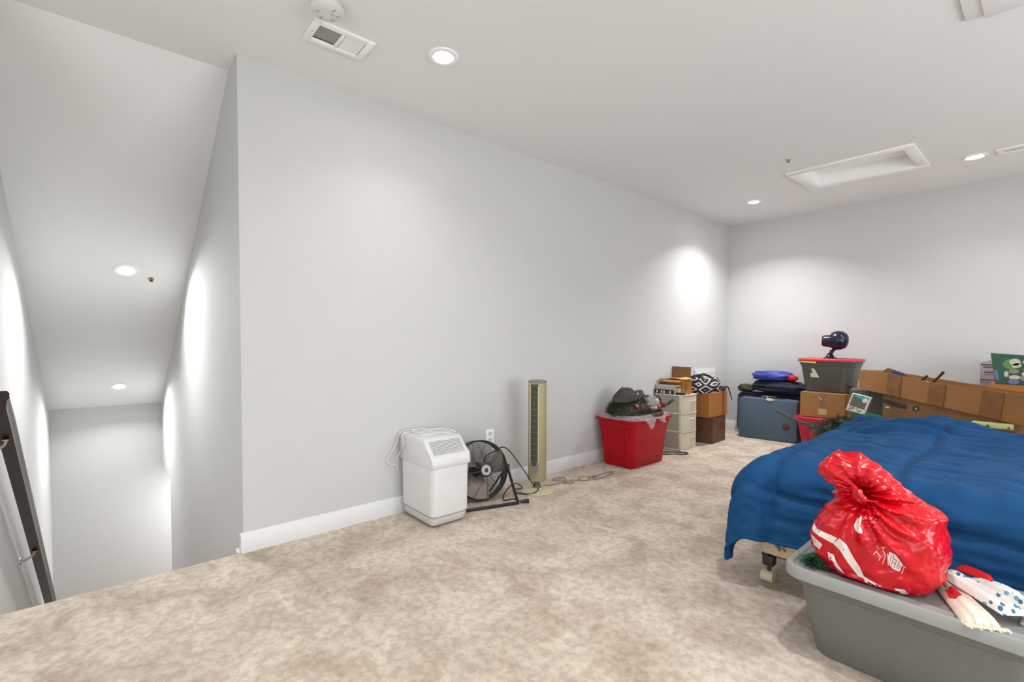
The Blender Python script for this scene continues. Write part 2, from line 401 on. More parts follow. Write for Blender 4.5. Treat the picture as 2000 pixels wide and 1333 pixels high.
# outlet
t = thing('wall_outlet', (-3, 2.38, .42), 'white double wall outlet behind the black floor fan', 'outlet')
b = B(); b.box(-3.0, -2.993, 2.338, 2.422, .366, .485, .003); obj('cover_plate', b, WHITEM, t, world=True)
for k in (0, 1):
    b = B(); zc = .452 - k * .052; b.lathe([(.0, 0), (.017, 0), (.017, .003), (.0, .003)], 24, (-2.993, 2.38, zc), 'x')
    s = obj('socket', b, WHITE, t, world=True)
    b = B(); b.box(-2.9905, -2.9895, 2.372, 2.374, zc - .002, zc + .008); b.box(-2.9905, -2.9895, 2.385, 2.387, zc - .002, zc + .008); b.box(-2.9905, -2.9895, 2.378, 2.382, zc - .011, zc - .007)
    obj('slot', b, SLOT, s, world=True)

# ------------------------------------------------------------------ stair handrail
t = thing('handrail', (-4.3, YL, .1), 'dark stained wooden handrail sloping down the stairwell wall', 'handrail')
ry = YL + .075; A0 = Vector((-3.20, ry, .925)); A1 = Vector((-6.6, ry, -1.80))
dv = (A1 - A0).normalized(); side = Vector((0, 1, 0)); nrm = dv.cross(side).normalized()
if nrm.z < 0: nrm = -nrm
prof = [(-.022, -.032), (.022, -.032), (.022, -.004), (.029, .008), (.029, .022), (.02, .033), (-.02, .033), (-.029, .022), (-.029, .008), (-.022, -.004)]
b = B(); b.loft([[p + side * a * 1.15 + nrm * c * 1.5 for a, c in prof] for p in (A0, A1)]); obj('rail', b, DKWOOD, t, world=True)
for k, x in enumerate((-3.42, -4.62, -5.9)):
    f = (x - A0.x) / (A1.x - A0.x); p = A0.lerp(A1, f) - nrm * .048
    b = B(); b.tube([p, p + Vector((0, -.01, -.03)), Vector((p.x, YL + .03, p.z - .055)), Vector((p.x, YL, p.z - .06))], .0065, 8)
    b.lathe([(.0, 0), (.028, 0), (.026, .006), (.0, .008)], 20, (p.x, YL, p.z - .06), 'y')
    b.box(p.x - .03, p.x + .03, ry - .012, ry + .012, p.z - .002, p.z + .003)
    obj('bracket', b, NICKEL, t, world=True)

# ------------------------------------------------------------------ humidifier (by the left wall)
t = thing('humidifier', (-2.775, 1.72, 0), 'white boxy humidifier with a slatted sloping top and a cord lying over it', 'humidifier')
# side profile in x (towards the room) and z; width along y
def rp(w, x0, x1, z, r=.03): return [Vector((p.x, p.y, z)) for p in rrect(x1 - x0, w, r, z, (x0 + x1) / 2, 0)]
yc = 1.722
def sh(rings): return [[p + Vector((0, yc, 0)) for p in r] for r in rings]
b = B(); b.loft(sh([rp(.245, -2.955, -2.598, .012, .03), rp(.262, -2.965, -2.585, .022, .034), rp(.275, -2.972, -2.572, .06, .036), rp(.278, -2.974, -2.570, .066, .036)]))
obj('base_tray', b, WHITE, t, world=True)
b = B(); b.loft(sh([rp(.262, -2.966, -2.580, .068, .036), rp(.262, -2.966, -2.580, .072, .036), rp(.284, -2.977, -2.566, .08, .038), rp(.292, -2.981, -2.562, .385, .038), rp(.286, -2.978, -2.565, .39, .036)]))
obj('tank_body', b, WHITE, t, world=True)
prof = [(-2.984, .392), (-2.556, .392), (-2.552, .40), (-2.553, .425), (-2.562, .448), (-2.575, .46), (-2.66, .553), (-2.672, .560), (-2.69, .563), (-2.95, .572), (-2.970, .566), (-2.984, .55)]
w = .298; b = B(); rings = []
for s_, dx in ((-w / 2, .012), (-w / 2 + .006, .003), (-w / 2 + .015, 0), (w / 2 - .015, 0), (w / 2 - .006, .003), (w / 2, .012)):
    cx, cz = -2.76, .47
    rings.append([Vector((x + (dx if x < cx else -dx), yc + s_, z + ((dx if z < cz else -dx) if z != .392 else 0))) for x, z in prof])
b.loft(rings); obj('top_cover', b, WHITE, t, world=True)
# slatted panel on the sloping face
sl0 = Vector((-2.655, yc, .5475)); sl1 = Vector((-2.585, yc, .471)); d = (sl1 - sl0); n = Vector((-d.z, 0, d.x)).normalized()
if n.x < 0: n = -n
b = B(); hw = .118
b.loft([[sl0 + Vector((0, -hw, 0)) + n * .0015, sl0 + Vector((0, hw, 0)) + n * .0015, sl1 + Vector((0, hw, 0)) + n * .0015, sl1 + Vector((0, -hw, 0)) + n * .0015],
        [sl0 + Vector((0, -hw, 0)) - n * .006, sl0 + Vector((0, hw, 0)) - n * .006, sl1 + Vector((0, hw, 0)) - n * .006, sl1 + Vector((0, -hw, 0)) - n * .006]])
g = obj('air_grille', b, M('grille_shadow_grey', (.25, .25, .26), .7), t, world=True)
b = B(); ns = 10
for i in range(ns):
    p = sl0 + d * ((i + .4) / ns); q = p + d * (.55 / ns)
    b.loft([[p + Vector((0, s_, 0)) + n * .001, q + Vector((0, s_, 0)) + n * .001, q + Vector((0, s_, 0)) + n * .007, p + Vector((0, s_, 0)) + n * .006] for s_ in (-hw, hw)])
obj('slats', b, WHITE, g, world=True)
b = B(); b.box(-2.93, -2.75, yc - .112, yc + .112, .566, .5735, .003); obj('refill_lid', b, WHITE, t, world=True)
b = B(); b.box(-2.93, -2.755, yc - .1495, yc - .145, .425, .434, .002); obj('side_rib', b, WHITE, t, world=True)
CORDW = M('white_cord', (.72, .71, .70), .5)
b = B(); b.tube([(-2.72, 1.84, .563), (-2.70, 1.80, .572), (-2.75, 1.74, .577), (-2.84, 1.70, .584), (-2.80, 1.80, .590), (-2.72, 1.86, .575), (-2.80, 1.84, .578), (-2.90, 1.70, .582), (-2.90, 1.62, .584), (-2.80, 1.63, .585), (-2.86, 1.72, .590), (-2.95, 1.60, .580), (-2.97, 1.56, .55), (-2.975, 1.535, .48), (-2.985, 1.50, .42), (-2.985, 1.48, .37), (-2.97, 1.54, .34), (-2.985, 1.555, .30)], .0032, 8)
b.tube([(-2.88, 1.63, .586), (-2.93, 1.57, .56), (-2.90, 1.562, .50), (-2.95, 1.56, .44), (-2.985, 1.55, .38)], .0035, 8)
obj('power_cord', b, CORDW, t, world=True)

# ------------------------------------------------------------------ black high-velocity floor fan
fc = Vector((-2.835, 2.165, .228)); t = thing('floor_fan', (-2.83, 2.14, 0), 'round black floor fan with wire guard leaning by the wall outlet', 'fan')
ax = Vector((.95, -.20, .22)).normalized(); sx = Vector((0, 0, 1)).cross(ax).normalized(); sy = ax.cross(sx)
def fp(r, a, h): return fc + sx * (r * cos(a)) + sy * (r * sin(a)) + ax * h
RF = .216
def ringt(b, r, h, rad, n=48): b.tube([fp(r, 2 * pi * k / n, h) for k in range(n)], rad, 8, True, False)
b = B(); prof = [(RF - .005, -.05), (RF, -.05), (RF + .003, -.02), (RF, .012), (RF - .005, .012), (RF - .003, -.02)]
rr_ = [[fp(r, 2 * pi * k / 64, h) for k in range(64)] for r, h in prof]; rr_.append(rr_[0]); b.loft(rr_, False, False); bmesh.ops.remove_doubles(b.bm, verts=b.bm.verts[:], dist=1e-6)
ringt(b, RF, .016, .006); ringt(b, RF, -.052, .006); obj('drum', b, BLACK, t, world=True)
BW = M('guard_wire', (.10, .095, .09), .35, .05, metal=.6)
for nm, s_ in (('front_guard', 1), ('rear_guard', -1)):
    b = B()
    def hh(r): return (.016 + .072 * (1 - (r / RF) ** 2.5)) if s_ > 0 else -(.052 + .03 * (1 - (r / RF) ** 2))
    for i in range(11): r = .055 + (RF - .06) * i / 11; ringt(b, r, hh(r), .0013, 40)
    for k in range(12):
        a = 2 * pi * k / 12 + .1; b.tube([fp(r, a, hh(r) + s_ * .003) for r in (.045, .11, .18, RF)], .0022, 6, smooth=False)
    obj(nm, b, BW, t, world=True)
b = B(); b.loft([[fp(r, 2 * pi * k / 32, h) for k in range(32)] for r, h in ((.045, .082), (.05, .09), (.05, .095), (.046, .099))]); hb = obj('hub_cap', b, BLACK, t, world=True)
b = B(); b.loft([[fp(r, 2 * pi * k / 32, h) for k in range(32)] for r, h in ((.038, .0992), (.036, .101))]); obj('badge', b, M('badge_silver', (.42, .42, .41), .4), hb, world=True)
b = B(); b.loft([[fc + sx * x + sy * y + ax * h for x, y in ((-.012, -.014), (.012, -.014), (.012, .014), (-.012, .014))] for h in (.1011, .103)]); obj('badge_mark', b, BLACK, hb, world=True)
b = B(); b.loft([[fp(r, 2 * pi * k / 32, h) for k in range(32)] for r, h in ((.03, -.095), (.055, -.09), (.06, -.05), (.045, -.01), (.04, .02))]); obj('motor', b, BLACK, t, world=True)
BLD = M('fan_blade_metal', (.33, .29, .27), .35, .08, metal=.7)
for k in range(3):
    a0 = 2 * pi * k / 3 + .25; b = B(); rings = []
    for i in range(9):
        f = i / 8; r = .045 + .165 * f; wd = .35 + .35 * sin(pi * min(1, f * 1.1) * .8)
        rings.append([fp(r, a0 + wd * (s_ - .5) * 2 * .75, (s_ - .5) * .06 + .006 * e) for s_, e in ((0, 0), (.25, 0), (.5, 0), (.75, 0), (1, 0), (1, -.3), (.75, -.3), (.5, -.3), (.25, -.3), (0, -.3))])
    b.loft(rings); obj('fan_blade', b, BLD, t, world=True)
b = B(); pR = fp(RF + .012, 0, 0); pL = fp(RF + .012, pi, 0)
gF = Vector((-2.575, 2.31, .014)); gL = Vector((-2.70, 1.90, .014)); gb = Vector((-2.93, 2.33, .014)); gbl = Vector((-2.955, 1.90, .014))
def leg(bb, P, G):
    bb.tube([P, P.lerp(G, .5), G.lerp(P, .12)], .011, 10, smooth=False)
leg(b, pR, gF); leg(b, pL, gL)
b.tube([gF.lerp(pR, .12), gF + Vector((.0, 0, .0)), gF.lerp(gL, .1), gF.lerp(gL, .9), gL, gL.lerp(pL, .12)], .011, 10)
b.tube([pR, pR.lerp(gb, .5), gb, gb.lerp(gbl, .5), gbl, pL], .009, 10, smooth=False)
obj('stand', b, BLACK, t, world=True)
for P in (pR, pL):
    b = B(); b.sphere(P, (.02, .02, .02), 16, 10); obj('tilt_knob', b, BLACK, t, world=True)
CORDB = M('black_cord', (.015, .014, .014), .45)
b = B(); b.tube([fp(.055, 1.6, .085), fp(.10, 1.5, .10), fp(.16, 1.0, .12), fp(.22, .75, .09), Vector((-2.80, 2.43, .33)), Vector((-2.74, 2.52, .18)), Vector((-2.72, 2.60, .06)), Vector((-2.70, 2.62, .032)), Vector((-2.66, 2.60, .030)), Vector((-2.66, 2.53, .012)), Vector((-2.76, 2.47, .008)), Vector((-2.82, 2.50, .012)), Vector((-2.80, 2.56, .02)), Vector((-2.83, 2.50, .06)), Vector((-2.78, 2.36, .03)), Vector((-2.70, 2.28, .008)), Vector((-2.62, 2.31, .03)), Vector((-2.585, 2.345, .012))], .0045, 8)
o = obj('power_cord', b, CORDB, t, world=True)
b = B(); b.tube([(-2.585, 2.345, .012), (-2.575, 2.36, .013), (-2.56, 2.385, .013), (-2.553, 2.398, .013)], .012, 10, rr=lambda f: .006 + .011 * min(1, f * 1.6)); obj('plug', b, CORDB, o, world=True)

# ------------------------------------------------------------------ tower fan
t = thing('tower_fan', (-2.715, 2.640, 0), 'tall beige oscillating tower fan with a dark vertical grille', 'fan', rz=R(24))
TF = M('aged_cream_plastic', srgb(160, 152, 116), .5, .06, 5); TFB = M('cream_base_plastic', srgb(196, 190, 156), .45, .04, 5); TFG = M('warm_grey_plastic', srgb(128, 126, 116), .45, .05); TFD = M('tower_dark', (.035, .032, .026), .7)
b = B(); b.lathe([(.0, 0), (.135, 0), (.138, .004), (.133, .010), (.09, .018), (.045, .024), (.04, .03), (.0, .03)], 48); obj('base', b, TFB, t)
b = B(); b.lathe([(.0, .028), (.036, .028), (.030, .045), (.0, .045)], 24); b.box(-.022, .022, -.02, .02, .03, .10, .004); obj('neck', b, M('neck_olive', srgb(112, 104, 76), .5), t)
# body outline: rounded, front opening on the -y side
def bodyring(z, w=.072, d=.064, sc=1):
    r = []
    for k in range(40):
        a = 2 * pi * k / 40; r.append(Vector((w * sc * math.copysign(abs(cos(a)) ** .75, cos(a)), d * sc * math.copysign(abs(sin(a)) ** .85, sin(a)), z)))
    return r
b = B(); b.loft([bodyring(.085, sc=.82), bodyring(.092, sc=.95), bodyring(.11), bodyring(.85), bodyring(.868, sc=.97)]); obj('body', b, TF, t)
b = B(); b.loft([bodyring(.866, sc=.95), bodyring(.874, sc=1.0), bodyring(.884, sc=.98), bodyring(.890, sc=.80)]); cap = obj('top_cap', b, TFG, t)
b = B(); b.box(-.03, .03, -.03, .03, .889, .893, .002); obj('control_panel', b, M('panel_grey', srgb(150, 150, 142), .4), cap)
b = B(); b.loft([[Vector((x, -.0645 - .003 * cos(x / .031 * pi / 2), z)) for x in [-.031 + .062 * i / 10 for i in range(11)]] + [Vector((x, -.05, z)) for x in (.031, -.031)] for z in (.215, .86)]); gr = obj('grille', b, TFD, t)
b = B()
for i in range(14): b.box(-.031, .031, -.0705, -.066, .845 - i * .0455 - .0012, .845 - i * .0455 + .0012)
for i in range(9): x = -.026 + i * .0065; b.box(x - .0004, x + .0004, -.0695, -.067, .22, .86)
obj('grille_bars', b, TFG, gr)
b = B(); pts = [(-.031, .245), (.031, .245), (.031, .185)] + [(.031 * cos(a), .185 + .035 * sin(a)) for a in [-.2 - i * .275 for i in range(10)]] + [(-.031, .185)]
b.prism(pts, -.0665, -.06, 'y'); obj('lower_panel', b, TFG, t)
b = B(); b.box(-.014, -.002, -.0645, -.061, .125, .129, .001); b.box(0, .012, -.0645, -.061, .1255, .1285, .001); obj('maker_badge', b, M('badge_dark', (.12, .11, .09), .5), t)
b = B()
for s_ in (-1, 1): b.tube([(s_ * .034, -.062, .24), (s_ * .034, -.064, .84), (s_ * .046, -.055, .862)], .005, 8, smooth=False)
obj('grille_rim', b, TFB, t)
TC = M('beige_cord', srgb(140, 124, 98), .6)
b = B(); b.tube([(-2.72, 2.72, .03), (-2.74, 2.80, .006), (-2.73, 2.90, .005), (-2.72, 2.98, .005), (-2.77, 2.99, .007), (-2.82, 2.93, .006), (-2.85, 3.0, .006), (-2.80, 3.05, .01), (-2.74, 3.02, .008), (-2.70, 2.98, .007), (-2.70, 2.94, .005), (-2.66, 2.98, .006), (-2.66, 3.02, .008), (-2.70, 3.0, .012), (-2.72, 3.06, .006), (-2.66, 3.10, .005), (-2.63, 3.16, .006), (-2.66, 3.24, .012), (-2.66, 3.32, .006), (-2.66, 3.45, .006), (-2.65, 3.53, .006), (-2.62, 3.50, .006), (-2.60, 3.38, .006), (-2.60, 3.24, .005), (-2.66, 3.12, .005), (-2.72, 3.15, .01), (-2.68, 3.22, .014), (-2.64, 3.26, .008)], .0036, 8)
o = obj('power_cord', b, TC, t, world=True)
b = B(); b.box(-2.652, -2.628, 3.25, 3.28, .004, .022, .004); obj('plug', b, TC, o, world=True)

# ------------------------------------------------------------------ storage totes
def tote(name, x0, x1, y0, y1, h, m, label, taper=.05, open_=True, lidm=None, rim=.018, z0=0, r=.05, ribs=True, rz=0, bead=.022):
    cx, cy = (x0 + x1) / 2, (y0 + y1) / 2; W, D = x1 - x0, y1 - y0
    t = thing(name, (cx, cy, z0), label, 'storage tote', rz)
    b = B(); w0, d0 = W - 2 * rim - 2 * taper, D - 2 * rim - 2 * taper; w1, d1 = W - 2 * rim, D - 2 * rim
    def rg(f, z, ex=0): return rrect(w0 + (w1 - w0) * f + ex, d0 + (d1 - d0) * f + ex, r, z)
    R_ = [rg(0, .004, -.03), rg(0, 0.0, -.045), rg(0, .004, -.012), rg(0, .014), rg(.5, h * .5), rg(.80, h * .80), rg(.84, h * .82, .012), rg(.97, h - bead - .004, .014), rg(1, h - bead, 2 * rim - .006), rg(1, h - bead + .004, 2 * rim), rg(1, h - .003, 2 * rim), rg(1, h, 2 * rim - .008), rg(1, h, -.008), rg(.98, h - .006, -.012), rg(.5, h * .5, -.012), rg(0, .016, -.012)]
    R_ = R_[1:]
    b.loft(R_); obj('tub', b, m, t, ang=40)
    if ribs:
        b = B()
        for s_ in (-1, 1):
            for q in (-1, 1):
                f0, f1 = .05, .80
                xa = lambda f: s_ * (d0 + (d1 - d0) * f) / 2
                hwv = .025
                xx = q * W * .27
                b.loft([[Vector((xx - hwv, xa(f) - s_ * .002, h * f)), Vector((xx - hwv * .6, xa(f) + s_ * .006, h * f)), Vector((xx + hwv * .6, xa(f) + s_ * .006, h * f)), Vector((xx + hwv, xa(f) - s_ * .002, h * f))] for f in (f0, f1)])
        obj('side_ribs', b, m, t)
    if lidm:
        b = B(); L_ = [(0, -.014, .004), (0, .0, .008), (.0, .010, .004), (0, .014, -.006), (0, .013, -.05), (0, .006, -.066), (0, .006, -.12), (0, .009, -.135)]
        b.loft([rrect(W + ex, D + ex, max(.01, r + rim + ex / 2), h + z) for _, z, ex in L_]); obj('lid', b, lidm, t, ang=40)
    return t
tote('storage_tote', -2.975, -2.505, 3.66, 4.34, .465, RED, 'open red plastic tote with a pine wreath and plastic film inside', taper=.045, rim=.022)

# wreath bundle in the red tote
def needles(b, n, fn, ln=.05, w=.0035, seed=1, droop=0):
    rnd = random.Random(seed)
    for _ in range(n):
        p, d = fn(rnd); d = (d + Vector((rnd.uniform(-.5, .5), rnd.uniform(-.5, .5), rnd.uniform(-.5, .5)))).normalized()
        l = ln * rnd.uniform(.6, 1.3); s_ = d.orthogonal().normalized() * w
        q = p + d * l + Vector((0, 0, -droop * l))
        b.quad([p - s_, p + s_, q + s_ * .3, q - s_ * .3])
t = thing('christmas_wreath', (-2.74, 4.0, .43), 'dark green pine wreath with red berries and white cones in the open red tote', 'wreath')
b = B(); c0 = Vector((-2.735, 3.985, .515))
b.sphere(c0, (.19, .31, .125), 36, 20, lambda v: 1 + .16 * nz(v, 3.2, 2))
def wf(r):
    a, e = r.uniform(0, 2 * pi), r.uniform(-.1, 1.3); d = Vector((cos(a) * cos(e), sin(a) * cos(e), sin(e)))
    return c0 + Vector((d.x * .185, d.y * .31, d.z * .125)), d
needles(b, 1500, wf, .045, .0028, 3); obj('foliage', b, M('olive_wreath', srgb(52, 58, 38), .7, .45, 30), t, world=True, recalc=False)['kind'] = 'stuff'
BER = M('berry_red', srgb(120, 12, 26), .2, .2); CONE = M('frosted_cone', srgb(226, 212, 200), .6, .15, 60); BALL = M('dark_green_glass', srgb(24, 44, 32), .08, .1)
rnd = random.Random(5)
for (x, y, z, r) in ((-2.585, 3.80, .585, .018), (-2.565, 3.87, .565, .018), (-2.548, 3.95, .57, .020), (-2.55, 4.13, .545, .024), (-2.56, 4.17, .555, .02), (-2.58, 4.24, .575, .022), (-2.60, 4.20, .59, .018), (-2.57, 4.27, .56, .016), (-2.585, 4.05, .57, .016), (-2.63, 3.78, .58, .013)):
    b = B(); b.sphere((x, y, z), r, 14, 10); obj('berry', b, BER, t, world=True)
for (x, y, z) in ((-2.60, 3.83, .585), (-2.57, 4.04, .545), (-2.56, 4.09, .55), (-2.62, 4.215, .605)):
    b = B(); b.sphere((x, y, z), (.016, .022, .014), 14, 10, lambda v: 1 + .25 * abs(sin(v.z * 9))); obj('pine_cone', b, CONE, t, world=True)
b = B(); b.sphere((-2.66, 4.27, .605), .048, 24, 16); obj('glass_ball', b, BALL, t, world=True)
b = B(); b.tube([(-2.60, 4.25, .53), (-2.57, 4.32, .555), (-2.56, 4.38, .58)], .004, 6)
def bf(r):
    f = r.random(); p = Vector((-2.60, 4.25, .53)).lerp(Vector((-2.56, 4.40, .595)), f); return p, Vector((.2, .8, .4))
needles(b, 130, bf, .045, .0025, 9); obj('pine_sprig', b, GREENLEAF, t, world=True, recalc=False)
RIB = M('burgundy_ribbon', srgb(70, 22, 20), .5, .1)
b = B(); b.tube([(-2.60, 3.92, .50), (-2.53, 4.02, .485), (-2.53, 4.14, .49), (-2.58, 4.22, .50)], .022, 8); obj('ribbon', b, RIB, t, world=True)
# plastic film: crumpled sheet over the rim, and a bulge over the wreath
def sheet(nu, nv, fn): 
    b = B(); g = [[b.bm.verts.new(fn(i / nu, j / nv)) for j in range(nv + 1)] for i in range(nu + 1)]
    for i in range(nu):
        for j in range(nv): b.bm.faces.new((g[i][j], g[i + 1][j], g[i + 1][j + 1], g[i][j + 1]))
    return b
t = thing('plastic_film', (-2.74, 4.0, .46), 'clear crumpled plastic film around the wreath, hanging over the red rim', 'plastic film')
def ff(u, v):
    a = 2 * pi * u; cx, cy = -2.74, 4.0
    k = [(.205, .305, .50), (.225, .330, .478), (.238, .345, .4705), (.243, .350, .462)]
    f = v * 3; i = min(2, int(f)); q = f - i
    rx, ry_, z = [k[i][m] * (1 - q) + k[i + 1][m] * q for m in range(3)]
    c, s_ = cos(a), sin(a); e = .45
    x = cx + rx * math.copysign(abs(c) ** e, c); y = cy + ry_ * math.copysign(abs(s_) ** e, s_)
    w = nz((x, y, v), 22, 4) * .008
    if v > .7: z -= 0.02 * max(0, nz((x * 8, y * 8, 0), 1, 5)) * (v - .7) / .3
    return Vector((x + w * .3, y + w * .3, z + w * .6 + .004))
b = sheet(120, 12, ff); obj('rim_film', b, CLEAR, t, ang=60, world=True, recalc=False)
# two pointed flaps hanging over the front corner and right side
for (pts) in ([(-2.502, 3.82, .474), (-2.502, 4.02, .474), (-2.490, 3.93, .385), (-2.485, 3.89, .375)], [(-2.502, 4.0, .474), (-2.502, 4.16, .474), (-2.488, 4.15, .412), (-2.486, 4.11, .415)]):
    P = [Vector(p) for p in pts]
    def fl(u, v, P=P):
        p = P[0].lerp(P[1], u).lerp(P[3].lerp(P[2], u), v); return p + Vector((.006 + .008 * nz(p, 35, 3) + .008 * sin(u * 9) * v, 0, .002))
    b = sheet(16, 10, fl); obj('hanging_flap', b, CLEAR, t, ang=60, world=True, recalc=False)
def dome(u, v):
    a = 2 * pi * u; e = v * 1.35
    d = Vector((cos(a) * cos(e), sin(a) * cos(e), sin(e))); p = Vector((-2.66, 4.12, .545)) + Vector((d.x * .12, d.y * .16, d.z * .115))
    return p + d * .022 * nz(p, 16, 8)
b = sheet(48, 16, dome); obj('bulging_film', b, CLEAR, t, ang=40, world=True, recalc=False)
# baseball cap
t = thing('baseball_cap', (-2.74, 3.90, .63), 'charcoal baseball cap lying on the wreath in the red tote', 'cap')
CAPM = M('charcoal_cap_cloth', srgb(66, 62, 60), .85, .12, 25, .3, 300)
cc = Vector((-2.74, 3.84, .618)); b = B()
for_ = Matrix.Rotation(R(8), 4, 'X')
def capf(u, v):
    a = 2 * pi * u; e = v * pi / 2
    r = 1 + .10 * nz((cos(a) * 2, sin(a) * 2, v * 3), 1.5, 3) * (1 - v) + .05 * sin(a * 3) * cos(e)
    p = Vector((cos(a) * cos(e) * .115 * r, sin(a) * cos(e) * .14 * r, sin(e) * .135 * r + (.02 * cos(a + .7)) * cos(e)))
    p.z -= .045 * max(0, -p.y / .14) * sin(e)      # sunken back panel
    p.z += .012 * sin(8 * v + 3 * a) * cos(e) * .5
    return cc + for_ @ p
b = sheet(56, 20, capf); o = obj('crown', b, CAPM, t, ang=80, world=True, recalc=False)
so = o.modifiers.new('thickness', 'SOLIDIFY'); so.thickness = .003
def brim(u, v):
    a = R(22 + 136 * u); rr2 = 1 + 1.05 * v * max(.3, sin(a)) ** .5
    arch = .022 * (1 - cos(a) ** 2 * 1.6)
    return cc + for_ @ Vector((cos(a) * .113 * (1 + .10 * v), sin(a) * .135 * rr2, .012 + arch * (1 + .3 * v) + .010 * v))
b = sheet(24, 8, brim); o = obj('brim', b, CAPM, t, ang=80, world=True, recalc=False); so = o.modifiers.new('thickness', 'SOLIDIFY'); so.thickness = .004
b = B(); b.sphere(cc + for_ @ Vector((0, -.02, .143)), .006, 10, 8); obj('top_button', b, CAPM, t, world=True)
b = B(); q = cc + Vector((.088, .085, .070)); b.loft([[q + Vector((0, -.010, 0)), q + Vector((0, .012, -.002)), q + Vector((-.003, .004, .016))], [q + Vector((.004, -.010, 0)), q + Vector((.004, .012, -.002)), q + Vector((.001, .004, .016))]]); obj('front_emblem', b, M('emblem_white', (.8, .8, .78), .6), t, world=True)

# ------------------------------------------------------------------ three-drawer plastic unit
t = thing('drawer_unit', (-2.81, 4.91, 0), 'ivory plastic unit of three see-through drawers beside the red tote', 'drawer unit')
X0, X1, YA, YB = -2.975, -2.655, 4.745, 5.075
b = B(); zs = [0, .2, .4, .6]
for i, z in enumerate(zs):
    z1 = z + .018 if i < 3 else z + .008
    b.box(X0, X1 + .004, YA, YB, z, z1, .005)
for i in range(3):
    z, z1 = zs[i] + .016, zs[i + 1] + .002
    b.box(X1 - .03, X1, YA + .002, YA + .020, z, z1, .004); b.box(X1 - .03, X1, YB - .020, YB - .002, z, z1, .004)
    b.box(X0, X0 + .02, YA + .002, YA + .02, z, z1, .004); b.box(X0, X0 + .02, YB - .02, YB - .002, z, z1, .004)
# bowed front lips and top
def bow(z0, z1, out=.024, y0=YA, y1=YB):
    n_ = 12; a = [Vector((X1 + out * sin(pi * i / n_), y0 + (y1 - y0) * i / n_, 0)) for i in range(n_ + 1)] + [Vector((X1 - .02, y1, 0)), Vector((X1 - .02, y0, 0))]
    return [[p + Vector((0, 0, z)) for p in a] for z in (z0, z1)]
for z in (0.0, .2, .4): b.loft(bow(z + .001, z + .017))
b.loft(bow(.600, .614)); b.box(X0 - .003, X1, YA - .004, YB + .004, .600, .613, .005)
obj('frame', b, IVORY, t, world=True)
b = B()
for i in range(3): b.box(X0 + .02, X1 - .03, YA + .008, YA + .012, zs[i] + .018, zs[i + 1]); b.box(X0 + .02, X1 - .03, YB - .012, YB - .008, zs[i] + .018, zs[i + 1]); b.box(X0 + .003, X0 + .006, YA + .02, YB - .02, zs[i] + .018, zs[i + 1])
obj('side_panel', b, M('side_panel_grey_green', srgb(168, 166, 150), .5), t, world=True)
for i in range(3):
    z0, z1 = zs[i] + .021, zs[i + 1] - .006
    b = B(); b.loft(bow(z0, z1, .020, YA + .024, YB - .024)); b.box(X0 + .03, X1 - .02, YA + .026, YB - .026, z0, z1 - .03, .003); dr = obj('drawer', b, IVORYF, t, world=True)
    b = B(); yc2 = (YA + YB) / 2 + .04; b.box(X1 + .016, X1 + .034, yc2 - .04, yc2 + .05, z1 - .055, z1 - .047, .003); b.box(X1 + .012, X1 + .020, yc2 - .035, yc2 + .045, z1 - .10, z1 - .055, .003); obj('handle', b, IVORYF, dr, world=True)
# things on the drawer unit
ZT = .6145
CREAM = M('cream_card', srgb(214, 208, 200), .7, .03, 8)
t = thing('flat_box', (-2.86, 4.80, ZT), 'pale grey flat carton lying at the back of the drawer unit top', 'box')
b = B(); b.box(-2.99, -2.735, 4.785, 4.865, ZT, ZT + .092, .003); obj('carton_body', b, CREAM, t, world=True); b = B(); b.box(-2.992, -2.733, 4.783, 4.867, ZT + .06, ZT + .097, .003); obj('carton_lid', b, M('pale_lid', srgb(196, 192, 188), .6), t, world=True)
t = thing('christmas_tin', (-2.86, 4.74, ZT), 'small dark red tin printed with white snowmen on the drawer unit', 'tin')
TIN = M('snowman_tin_red', srgb(70, 22, 24), .45, .15, 30); b = B(); b.box(-2.985, -2.765, 4.752, 4.780, ZT, ZT + .046, .003); o = obj('tin_body', b, TIN, t, world=True)
sn = []; 
for i, x in enumerate((-2.955, -2.90, -2.868, -2.795)):
    for (dz, r) in ((.012, .010), (.026, .0075)): sn.append([Vector((x + r * cos(a) * 1.1, 4.7512, ZT + dz + .004 + r * sin(a))) for a in [2 * pi * k / 14 for k in range(14)]])
flat('snowman_print', sn, M('snow_white', (.8, .8, .76), .6), t)
gs = [[Vector((x + dx, 4.7514, ZT + z)) for dx, z in ((-.012, .036), (.012, .036), (.010, .044), (-.008, .044))] for x in (-2.94, -2.885, -2.83, -2.775)]
flat('green_print', gs, M('print_green', srgb(20, 90, 50), .6), t)
t = thing('travel_tumbler', (-2.70, 4.78, ZT), 'clear tumbler with a dark base and lid on the drawer unit corner', 'tumbler')
b = B(); b.lathe([(.0, .0), (.026, .0), (.028, .02), (.028, .024), (.0, .024)], 24, (-2.715, 4.79, ZT)); obj('base', b, M('tumbler_navy', (.02, .022, .03), .3), t, world=True)
b = B(); b.lathe([(.0, .024), (.027, .024), (.029, .072), (.0, .072)], 24, (-2.715, 4.79, ZT)); obj('cup', b, M('tumbler_peach', srgb(205, 176, 158), .15, .05), t, world=True)
b = B(); b.lathe([(.0, .072), (.030, .072), (.030, .079), (.012, .083), (.0, .083)], 24, (-2.715, 4.79, ZT)); obj('lid', b, M('tumbler_lid', (.02, .02, .025), .3), t, world=True)
t = thing('computer_mouse', (-2.672, 4.80, ZT), 'small dark rounded mouse at the front edge of the drawer unit', 'mouse')
b = B(); b.sphere((-2.665, 4.80, ZT + .011), (.026, .036, .017), 20, 12, lambda v: 1 if v.z > -.6 else .95); obj('shell', b, M('mouse_navy', (.02, .025, .04), .35), t, world=True)
